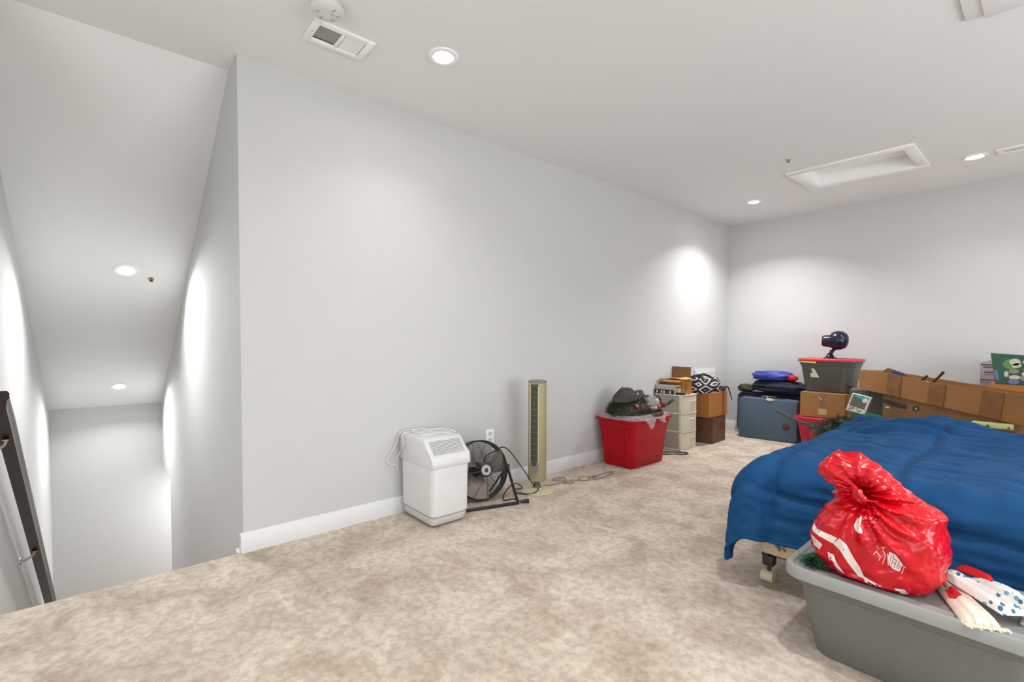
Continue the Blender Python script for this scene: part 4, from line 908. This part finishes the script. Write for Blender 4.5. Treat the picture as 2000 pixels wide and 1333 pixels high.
# ------------------------------------------------------------------ artificial tree lying beside the bed
t = thing('artificial_christmas_tree', (-1.45, 5.3, 0), 'artificial christmas tree parts with bare pole lying between suitcase and bed', 'christmas tree')
b = B(); b.tube([(-1.895, 5.30, .478), (-1.78, 5.30, .435), (-1.66, 5.30, .395), (-1.52, 5.30, .345), (-1.40, 5.30, .30)], .014, 8, rr=lambda f: .009 + .010 * f); obj('pole', b, BARK, t, world=True)
PB = M('pole_cap_green', srgb(52, 66, 62), .5)
b = B(); b.tube([(-1.905, 5.30, .482), (-1.80, 5.30, .443)], .012, 8, smooth=False); obj('pole_cap', b, PB, t, world=True)
brs = [((-1.66, 5.29, .395), (-1.50, 5.25, .39), (-1.38, 5.2, .40)), ((-1.62, 5.29, .375), (-1.50, 5.24, .30), (-1.46, 5.2, .24)), ((-1.64, 5.31, .39), (-1.48, 5.35, .42), (-1.33, 5.35, .46)), ((-1.60, 5.30, .365), (-1.55, 5.22, .28), (-1.56, 5.18, .18)), ((-1.58, 5.3, .36), (-1.40, 5.28, .34), (-1.30, 5.25, .38))]
for q in brs:
    b = B(); b.tube(q, .0055, 6); obj('branch', b, BARK, t, world=True)
for (c, r, n_, sd) in (((-1.40, 5.24, .33), (.13, .13, .14), 1100, 1), ((-1.56, 5.12, .115), (.075, .09, .10), 550, 2), ((-1.32, 5.30, .43), (.10, .10, .07), 500, 3), ((-1.36, 5.12, .13), (.14, .14, .12), 700, 4)):
    b = B(); cv = Vector(c); rv = Vector(r)
    def gf(rr_):
        d = Vector((rr_.gauss(0, 1), rr_.gauss(0, 1), rr_.gauss(0, 1))).normalized(); k = rr_.uniform(.45, 1)
        return cv + Vector((d.x * rv.x, d.y * rv.y, d.z * rv.z)) * k, d
    b.sphere(cv, rv * .6, 16, 12, lambda v: 1 + .3 * nz(v, 2, 1)); needles(b, n_, gf, .035, .0028, sd); o = obj('foliage', b, GREENLEAF, t, world=True, recalc=False); o['kind'] = 'stuff'
t = thing('hanging_ornament', (-1.80, 5.295, .37), 'brown teardrop ornament hanging from the bare pole before the suitcase', 'ornament')
b = B(); b.tube([(-1.79, 5.285, .447), (-1.795, 5.283, .40), (-1.80, 5.285, .362)], .004, 6); obj('string', b, M('jute', srgb(110, 90, 70), .8), t, world=True)
b = B(); b.sphere((-1.80, 5.285, .328), (.033, .026, .042), 20, 14, lambda v: 1 + .12 * nz(v, 3, 2)); obj('bauble', b, M('bauble_brown', srgb(72, 48, 40), .6, .3, 30), t, world=True)
t = thing('cable', (-1.87, 5.93, 0), 'thin grey cable curled on the carpet beside the pink tote', 'cable')
b = B(); b.tube([(-1.97, 6.05, .006), (-1.93, 5.95, .006), (-1.87, 5.87, .006), (-1.81, 5.865, .006), (-1.80, 5.90, .006)], .0045, 8); b.tube([(-1.93, 6.02, .006), (-1.88, 5.93, .008), (-1.83, 5.92, .006)], .0045, 8); obj('wire', b, M('cable_grey', srgb(90, 84, 70), .5), t, world=True)

# ------------------------------------------------------------------ bed
t = thing('bed', (-.19, 3.42, 0), 'bed with floral box spring and low metal frame on wheels', 'bed')
bx0, bx1, by0, by1 = -.945, .57, 2.455, 4.36
FLORAL = M('box_spring_tan', srgb(196, 178, 148), .85, .08, 8, .1, 200)
b = B(); b.box(bx0, bx1, by0, by1, .165, .37, .018, 3); bs = obj('box_spring', b, FLORAL, t, world=True)
FLW = M('floral_grey_print', srgb(112, 104, 98), .9, .2, 50)
rnd = random.Random(11)
for i, (cx, cz) in enumerate(((-.845, .225), (-.785, .262), (-.70, .24), (-.45, .29), (-.3, .25), (-.1, .28))):
    ps = []
    for k in range(5):
        a = 2 * pi * k / 5 + rnd.uniform(0, 1); c = Vector((cx + .017 * cos(a), by0 - .0006, cz + .017 * sin(a))); ps.append([c + Vector((.013 * cos(q) * cos(a) - .007 * sin(q) * sin(a), 0, .013 * cos(q) * sin(a) + .007 * sin(q) * cos(a))) for q in [2 * pi * j / 10 for j in range(10)]])
    flat('flower_print', ps, FLW, bs)
b = B(); b.box(bx0 + .01, bx1 - .01, by0 + .01, by1 - .01, .37, .60, .05, 4); obj('mattress', b, M('mattress_white', (.7, .68, .64), .8), t, world=True)
b = B(); b.box(bx0, bx1, by0 + .06, by0 + .09, .14, .165, .002); b.box(bx0, bx1, by1 - .03, by1, .14, .165, .002); b.box(bx0, bx0 + .03, by0 + .03, by1, .14, .165, .002); b.box(bx1 - .03, bx1, by0, by1, .14, .165, .002); b.box(-.20, -.17, by0, by1, .14, .165, .002); obj('bed_frame', b, BLACK, t, world=True)
for x, y in ((-.925, 2.53), (.54, 2.53), (-.925, 4.28), (.54, 4.28)):
    b = B(); b.box(x - .026, x + .026, y - .026, y + .026, .085, .142, .008, 3); b.lathe([(.0, .05), (.01, .05), (.01, .09), (.0, .09)], 12, (x, y, 0)); lg = obj('leg', b, M('leg_socket', (.03, .025, .02), .5), t, world=True)
    b = B(); b.lathe([(.0, -.028), (.026, -.028), (.029, -.024), (.029, .024), (.026, .028), (.0, .028)], 24, (x - .004, y - .004, .0292), 'x'); obj('wheel', b, M('wheel_cream', srgb(214, 200, 176), .5), lg, world=True)
# comforter
t_lab = 'blue quilted comforter spread over the bed and hanging over its foot'
X0_, YF_, ZT_ = bx0 + .05, by0 + .060, .622
ovL, ovF = .46, .41
def comf(s_, q_):
    ex, ey = max(0, X0_ - s_), max(0, YF_ - q_); rx = max(0, s_ - (bx1 - .05)); ey2 = max(0, q_ - (by1 - .0))
    bxp, byp = min(max(s_, X0_), bx1 - .05), min(max(q_, YF_), by1)
    ddx, ddy = -ex + rx, -ey + ey2; r = math.hypot(ddx, ddy)
    # quilting
    qs = abs(sin(pi * (s_ + .88 + .012 * sin(q_ * 7)) / .44)); qt = abs(sin(pi * (q_ - 2.33 + .012 * sin(s_ * 8)) / .44))
    calm = 1 - .8 * max(0, min(1, (q_ - 3.85) / .2)) * max(0, min(1, (s_ + .45) / .3))
    puff = (.026 * min(1, min(qs, qt) * 3.2) ** .5) * calm
    wr = .015 * nz((s_, q_, 0), 3.2, 2) + .010 * nz((s_, q_, 0), 8, 5) + .006 * (1 - abs(nz((s_ * .6, q_ * 1.5, 0), 12, 6)) * 3)
    # broad folds near the head, running diagonally
    k = max(0, min(1, (q_ - 3.15 - .35 * (-.2 - s_)) / .45)); along = s_ * .45 + q_ * .9
    wr += k * calm * (.048 * (1 - abs(2 * ((along * 3.4 + .5 * nz((s_, q_, 0), 1.4, 9)) % 1) - 1)) ** 2.2 + .014 * sin(along * 19 + 2.5 * nz((s_, q_, 0), 2.3, 3)))
    wr += .016 * max(0, 1 - ((q_ - 4.2) / .2) ** 2) * max(0, 1 - ((s_ + .48) / .25) ** 2) - .022 * k * max(0, min(1, (-.62 - s_) / .2))
    h = puff + wr
    if r < 1e-6: return Vector((bxp, byp, ZT_ + h))
    nx, ny = ddx / r, ddy / r
    corner = 2 * abs(nx * ny) if ex > 0 and ey > 0 else 0
    rho = .075 + .115 * corner ** 1.3
    flare = (.12 if ex > ey else .04) * (1 - corner) + .11 * corner * (1 if ex > 0 and ey > 0 else 0)
    if r < rho * pi / 2: out = rho * sin(r / rho); dn_ = rho * (1 - cos(r / rho)); nz_ = cos(r / rho)
    else:
        rem = r - rho * pi / 2; out = rho + rem * flare; dn_ = rho + rem * math.sqrt(1 - flare * flare); nz_ = 0
    hang = min(1, r / .3)
    wave = .022 * hang * sin((s_ if ey > ex else q_) * 11 + 3 * nz((s_, q_, 0), 1.5, 7)) * (1 - .5 * corner)
    o_ = out + (h * 1.1 + wave) * (1 - nz_)
    return Vector((bxp + nx * o_, byp + ny * o_, ZT_ - dn_ + h * nz_))
nu_, nv_ = 210, 240; sA, sB, tA, tB = X0_ - ovL, bx1 + .30, YF_ - ovF, by1 + .05
b = sheet(nu_, nv_, lambda u, v: comf(sA + (sB - sA) * u, tA + (tB - tA) * v))
COMF = M('navy_blue_cotton', srgb(20, 70, 116), .8, .03, 6, .18, 120, spec=.2)
o = obj('comforter', b, COMF, None, ang=180, recalc=True); tag(o, t_lab, 'comforter')
so = o.modifiers.new('thickness', 'SOLIDIFY'); so.thickness = .018; so.offset = -1
cu_ = [[comf(sA + (sB - sA) * u, tA + .004) for u in [i / 120 for i in range(121)]], [comf(sA + .004, tA + (tB - tA) * v) for v in [i / 120 for i in range(121)]]]
b = B()
for c in cu_: b.tube([p - Vector((0, 0, .002)) for p in c], .009, 6, smooth=False)
obj('hem_piping', b, COMF, o, world=True)

# ------------------------------------------------------------------ big grey tote in front of the bed, with things on its lid
TZ = .347
t = tote('storage_tote', -.682, .03, 2.005, 2.405, .325, GREYP, 'large long grey tote with lid in front of the bed foot', taper=.05, lidm=None, rim=.028, r=.06, ribs=False, bead=.03)
W_, D2 = .712 + .012, .40 + .012; cx_, cy_ = (-.682 + .03) / 2, (2.005 + 2.405) / 2
b = B(); L_ = [(-.020, .0), (-.020, .006), (.012, .006), (.020, -.002), (.022, -.012), (.020, -.04), (.013, -.052), (.012, -.09), (.016, -.104), (.016, -.13), (.012, -.14)]
b.loft([rrect(W_ + ex, D2 + ex, .075 + ex / 2, .325 + z, 0, 0, 8) for z, ex in L_]); obj('lid', b, GREYL, t, ang=40)
TZ = .3425
b = B(); cB, sB_ = -.642 - cx_, 2.14 - cy_
b.tube([(cB, sB_ + .03, .3445), (cB - .005, sB_ + .0, .3455), (cB + .0, sB_ - .025, .345)], .004, 6); lid_m = obj('lid_mark', b, GREYP, t)
b = B(); b.box(.27, .345, -.08, .08, .335, .352, .008, 3); obj('lid_latch', b, GREYL, t)
# red shopping bag
t = thing('shopping_bag', (-.43, 2.15, TZ), 'red plastic shopping bag with white stripes, knotted at the top, on the grey tote', 'shopping bag')
prof = [(-.555, -.275, .095, TZ + .001), (-.585, -.252, .125, TZ + .02), (-.618, -.232, .140, TZ + .07), (-.628, -.226, .148, .47), (-.612, -.225, .145, .52), (-.575, -.232, .128, .565), (-.553, -.240, .112, .60), (-.548, -.255, .095, .63), (-.553, -.290, .075, .655), (-.575, -.330, .064, .678), (-.610, -.352, .060, .700), (-.612, -.378, .056, .722), (-.592, -.405, .050, .745), (-.567, -.445, .036, .768), (-.545, -.48, .018, .785)]
ks = Vector((-.455, 2.075, .655))
def bagp(u, v):
    f = v * (len(prof) - 1); i = min(len(prof) - 2, int(f)); q = f - i; q2 = q * q * (3 - 2 * q)
    xl, xr, dd, z = [prof[i][m] * (1 - q2) + prof[i + 1][m] * q2 if m < 3 else prof[i][m] * (1 - q) + prof[i + 1][m] * q for m in range(4)]
    a = 2 * pi * u; cx, cy = (xl + xr) / 2, 2.155 + .01 * sin(v * 6)
    e = .8 if v < .5 else .95
    x = cx + (xr - xl) / 2 * math.copysign(abs(cos(a)) ** e, cos(a)); y = cy + dd * math.copysign(abs(sin(a)) ** e, sin(a))
    p = Vector((x, y, z)); w = Vector((cos(a), sin(a), 0))
    # folds radiating from the knot + crumple
    d = p - ks; an = math.atan2(d.z, d.x); rr_ = math.hypot(d.x, d.z)
    fr_ = .5 + .5 * max(0, -sin(a))
    fold = (1 - abs(2 * ((an * 2.6 + .35 * nz(p, 5, 3)) % 1) - 1)) ** 1.5
    amp = .026 * math.exp(-(rr_ / .19) ** 2) * fr_ + .008
    cr = abs(nz(p, 14, 1)) * .020 + abs(nz(p, 30, 6)) * .010 - .010
    bott = 0 if v > .04 else -1
    if v < .03: cr = amp = 0
    pull = -.05 * math.exp(-(rr_ / .05) ** 2) * (1 if sin(a) < 0 else 0)
    hood = max(0, min(1, (p.z - .665) / .04))
    p = p + w * (fold * amp * (1 - .75 * hood) + cr * (1 - .3 * hood) + pull)
    if v > .72: p.z += .012 * sin(a * 2 + 1.2) * (v - .72) / .28
    return p
REDBAG = M('red_bag_film', srgb(196, 0, 22), .25, .06, 10, .15, 45, spec=.5)
bag = closed_uv('bag_film', 180, 110, bagp, REDBAG, t, ang=55)
b = B(); b.tube([ks + Vector((-.022, .005, .022)), ks + Vector((-.008, -.014, .012)), ks + Vector((.010, -.016, -.004)), ks + Vector((.012, -.006, -.020)), ks + Vector((-.006, -.004, -.014)), ks + Vector((-.012, -.012, .006)), ks + Vector((.004, -.020, .016))], .011, 10); obj('knot', b, REDBAG, t, world=True)
b = B()
for k_ in (0, 3): a = R(-40 + 55 * k_); b.tube([ks + Vector((.0, -.012, 0)), ks + Vector((.03 * cos(a), -.016, .03 * sin(a) + .01)), ks + Vector((.055 * cos(a + .3), -.002, .055 * sin(a + .3) + .01))], .006, 6, rr=lambda f: .008 * (1 - f * .7))
obj('gathers', b, REDBAG, t, world=True)
bt = bvh(bag); OR = Vector((0, 0, CAMH)); WB = M('bag_white_print', srgb(240, 226, 224), .35, .04)
# a printed mark is described on the upright plane y=2.0 in front of the bag and pressed onto the film
def onplane(pts): return [Vector((x, 2.0, z)) for x, z in pts]
def P2(px, py):
    d = fwd + rt * ((px - 1000) / F) + up * ((CY - py) / F); k = 2.0 / d.y; return (d.x * k, CAMH + d.z * k)
stripes = [[(1582, 1025), (1588, 1018), (1596, 1034), (1628, 1048), (1636, 1052), (1626, 1062), (1600, 1048), (1582, 1034)],
           [(1584, 1043), (1592, 1052), (1606, 1064), (1601, 1074), (1590, 1065)],
           [(1640, 1052), (1653, 1064), (1666, 1088), (1680, 1110), (1690, 1132), (1676, 1126), (1656, 1100), (1640, 1075), (1627, 1062)],
           [(1616, 1078), (1628, 1084), (1634, 1100), (1650, 1122), (1636, 1112), (1618, 1092)],
           [(1683, 1124), (1700, 1134), (1722, 1146), (1731, 1156), (1706, 1147), (1690, 1138)],
           [(1746, 1150), (1766, 1152), (1783, 1171), (1764, 1170), (1754, 1161)]]
for st in stripes: decal('white_stripe', bt, [onplane([P2(*p) for p in st])], OR, None, WB, t)
arc_o = [(1680, 1010), (1674, 1014), (1668, 1026), (1670, 1036), (1676, 1042), (1684, 1044), (1684, 1038), (1678, 1036), (1675, 1028), (1676, 1018), (1683, 1014), (1682, 1008)]
decal('ring_print', bt, [onplane([P2(*p) for p in arc_o])], OR, None, WB, t)
decal('ring_centre', bt, [onplane([P2(*p) for p in [(1677, 1020), (1681, 1024), (1680, 1031), (1677, 1032)]])], OR, None, M('bag_pink_print', srgb(240, 110, 120), .4), t)
PK = M('bag_letter_print', srgb(246, 150, 150), .4)
def strokes(lst, wpx=2.2):
    out = []
    for a, c in lst:
        a = Vector(a); c = Vector(c); n_ = (c - a).normalized(); n_ = Vector((-n_.y, n_.x)) * wpx / 2
        out.append(onplane([P2(*(a + n_)), P2(*(c + n_)), P2(*(c - n_)), P2(*(a - n_))]))
    return out
decal('lettering', bt, strokes([((1706, 1084), (1712, 1077)), ((1711, 1078), (1720, 1088)), ((1720, 1088), (1716, 1096)), ((1720, 1070), (1729, 1070)), ((1724, 1071), (1729, 1088)), ((1729, 1088), (1723, 1103)), ((1733, 1082), (1735, 1105)), ((1763, 1105), (1769, 1110)), ((1766, 1108), (1761, 1121))]), OR, None, PK, t)
decal('lettering_block', bt, [onplane([P2(*p) for p in [(1737, 1078), (1750, 1085), (1763, 1103), (1757, 1117), (1744, 1112), (1735, 1102), (1734, 1090)]])], OR, None, WB, t, off=.0026)
decal('letter_outline', bt, strokes([((1741, 1085), (1737, 1104)), ((1746, 1086), (1741, 1107)), ((1746, 1092), (1751, 1096)), ((1751, 1096), (1746, 1110)), ((1756, 1098), (1751, 1112)), ((1758, 1104), (1755, 1114)), ((1744, 1099), (1750, 1103))], 1.2), OR, None, M('letter_dark_pink', srgb(150, 40, 50), .5), t, off=.0042)
# garland tip beside the bag
t = thing('garland_sprig', (-.60, 2.13, TZ), 'small green garland sprig on the grey tote lid beside the red bag', 'garland')
b = B()
def sf(r):
    a = r.uniform(0, 2 * pi); k = r.random() ** .5; d = Vector((cos(a), sin(a), r.uniform(.0, .9)))
    return Vector((-.600 + .030 * k * cos(a), 2.105 + .05 * k * sin(a), TZ + .008 + .03 * r.random() * (1 - k))), d
needles(b, 520, sf, .032, .0022, 21, .35)
for v in b.bm.verts: v.co.z = max(v.co.z, TZ + .002)
o = obj('foliage', b, GREENFRESH, t, world=True, recalc=False); o['kind'] = 'stuff'
b = B(); b.tube([(-.63, 2.16, TZ + .012), (-.60, 2.11, TZ + .016), (-.575, 2.06, TZ + .012)], .003, 6); obj('wire_stem', b, BARK, t, world=True)
# cloth pouches
LEAFP = voronoi_print('leaf_print_cotton', srgb(226, 226, 222), srgb(60, 112, 140), 46, .30, srgb(120, 160, 190))
COT = M('cream_cotton', srgb(226, 214, 196), .85, .05, 20, .2, 200)
def pouch(name, p, z0, z1, th, m, label, cat='pouch', ruf=0, seed=0, extra=None, nu=40, nv=20, part='pouch_cloth'):
    c0_, c1_, c2_, c3_ = [Vector((a, b_, 0)) for a, b_ in p]     # opening left/right, far end left/right
    ctr = (c0_ + c1_ + c2_ + c3_) / 4; t = thing(name, (ctr.x, ctr.y, TZ), label, cat)
    def top(u, v):
        q = c0_.lerp(c2_, u).lerp(c1_.lerp(c3_, u), v); e = (1 - (2 * v - 1) ** 4) * (1 - (2 * u - 1) ** 8)
        z = z0 + (z1 - z0) * u; w = ruf * max(0, (u - .75) / .25) * sin(v * 30) * .006
        return q + Vector((0, w, z + th * e * (1 + .5 * nz((u * 2, v * 5, 0), 1.2, seed)) + .004 * sin(v * 14 + seed) * e))
    b = B(); g = {}
    for i in range(nu + 1):
        for j in range(nv + 1): tp = top(i / nu, j / nv); g[i, j, 1] = b.bm.verts.new(tp); g[i, j, 0] = b.bm.verts.new(Vector((tp.x, tp.y, z0 + (z1 - z0) * i / nu - .002)))
    for i in range(nu):
        for j in range(nv):
            b.bm.faces.new((g[i, j, 1], g[i + 1, j, 1], g[i + 1, j + 1, 1], g[i, j + 1, 1])); b.bm.faces.new((g[i, j, 0], g[i, j + 1, 0], g[i + 1, j + 1, 0], g[i + 1, j, 0]))
    for i in range(nu):
        for j in (0, nv): b.bm.faces.new((g[i, j, 0], g[i + 1, j, 0], g[i + 1, j, 1], g[i, j, 1]))
    for j in range(nv):
        for i in (0, nu): b.bm.faces.new((g[i, j, 0], g[i, j + 1, 0], g[i, j + 1, 1], g[i, j, 1]))
    o = obj(part, b, m, t, ang=50, world=True); return t, o
t, o = pouch('cotton_pouch', [(-.280, 2.262), (-.235, 2.30), (-.168, 1.985), (-.082, 2.04)], TZ + .006, TZ + .004, .022, COT, 'cream cotton pouch with a red patch and frayed end on the tote lid', ruf=1, seed=2)
bo = bvh(o); decal('red_patch', bo, [[Vector((x, y, 1)) for x, y in ((-.232, 2.17), (-.205, 2.20), (-.182, 2.15), (-.20, 2.115), (-.215, 2.12))]], None or Vector((0, 0, 5)), Vector((0, 0, -1)), M('patch_red', srgb(196, 20, 40), .7), t)
b = B(); b.tube([(-.268, 2.275, TZ + .02), (-.262, 2.24, TZ + .03), (-.24, 2.20, TZ + .032), (-.225, 2.16, TZ + .03)], .004, 6); obj('drawstring', b, M('string_brown', srgb(128, 104, 88), .8), t, world=True)
b = B()
for i in range(14):
    f = i / 13; p = Vector((-.168, 1.985, TZ + .006)).lerp(Vector((-.082, 2.04, TZ + .006)), f); b.tube([p, p + Vector((.006, -.006, .004)), p + Vector((.014, -.010 - .006 * sin(i * 2), .0))], .004, 6)
obj('frayed_ruffle', b, COT, t, world=True)
pouch('cotton_pouch', [(-.278, 2.278), (-.225, 2.335), (-.090, 2.085), (-.028, 2.150)], TZ + .036, TZ + .030, .018, LEAFP, 'white pouch with blue leaf print lying on the cream pouch', seed=5)
pouch('cotton_pouch', [(-.222, 2.345), (-.150, 2.385), (-.020, 2.16), (.012, 2.28)], TZ + .006, TZ + .018, .024, LEAFP, 'white blue leaf print pouch nearest the bed on the tote lid', seed=9)
pouch('red_cloth', [(-.228, 2.36), (-.205, 2.395), (-.135, 2.315), (-.125, 2.345)], TZ + .036, TZ + .040, .014, M('red_felt', srgb(200, 10, 16), .85, .08), 'folded bright red cloth lying behind the leaf print pouches', 'cloth', seed=3, part='felt')

# ------------------------------------------------------------------ unseen side of the room: two windows added for fill light, behind the camera and to the right
GL = M('window_glass', (.9, .95, 1), .0, 0, trans=1)
def fill_window(n, cx, cy, face, w, h_, zc, power):
    b = B(); k = .07
    if face == 'y':
        y = -2.6
        b.box(cx - w / 2 - k, cx + w / 2 + k, y, y + .03, zc + h_ / 2, zc + h_ / 2 + k); b.box(cx - w / 2 - k, cx + w / 2 + k, y, y + .03, zc - h_ / 2 - k, zc - h_ / 2)
        b.box(cx - w / 2 - k, cx - w / 2, y, y + .03, zc - h_ / 2, zc + h_ / 2); b.box(cx + w / 2, cx + w / 2 + k, y, y + .03, zc - h_ / 2, zc + h_ / 2); b.box(cx - w / 2, cx + w / 2, y, y + .02, zc - .02, zc + .02)
    else:
        x = 3.0
        b.box(x - .03, x, cy - w / 2 - k, cy + w / 2 + k, zc + h_ / 2, zc + h_ / 2 + k); b.box(x - .03, x, cy - w / 2 - k, cy + w / 2 + k, zc - h_ / 2 - k, zc - h_ / 2)
        b.box(x - .03, x, cy - w / 2 - k, cy - w / 2, zc - h_ / 2, zc + h_ / 2); b.box(x - .03, x, cy + w / 2, cy + w / 2 + k, zc - h_ / 2, zc + h_ / 2); b.box(x - .02, x, cy - w / 2, cy + w / 2, zc - .02, zc + .02)
    struct('window_%d' % n, b, TRIM)
    ld = bpy.data.lights.new('window_daylight', 'AREA'); ld.shape = 'RECTANGLE'; ld.size = w; ld.size_y = h_; ld.energy = power; ld.color = (.93, .97, 1)  # broad area lamp added as fill, in place of daylight
    lo = bpy.data.objects.new('window_daylight', ld); C.objects.link(lo)
    if face == 'y': lo.location = (cx, -2.56, zc); lo.rotation_euler = (R(90), 0, 0)
    else: lo.location = (2.96, cy, zc); lo.rotation_euler = (R(90), 0, R(90))
fill_window(1, .2, 0, 'y', 3.6, 1.9, 1.2, 44)
fill_window(2, 0, 2.6, 'x', 3.0, 1.7, 1.3, 75)

# render look
scene.cycles.use_adaptive_sampling = True; scene.cycles.adaptive_threshold = .02; scene.cycles.use_denoising = True
vs = scene.view_settings; vs.view_transform = 'Standard'; vs.look = 'None'; vs.gamma = 1; vs.use_curve_mapping = False; vs.exposure = 0.6
scene.display_settings.display_device = 'sRGB'
w = bpy.data.worlds.new('world'); scene.world = w; w.use_nodes = True; w.node_tree.nodes['Background'].inputs[0].default_value = (.02, .02, .02, 1)
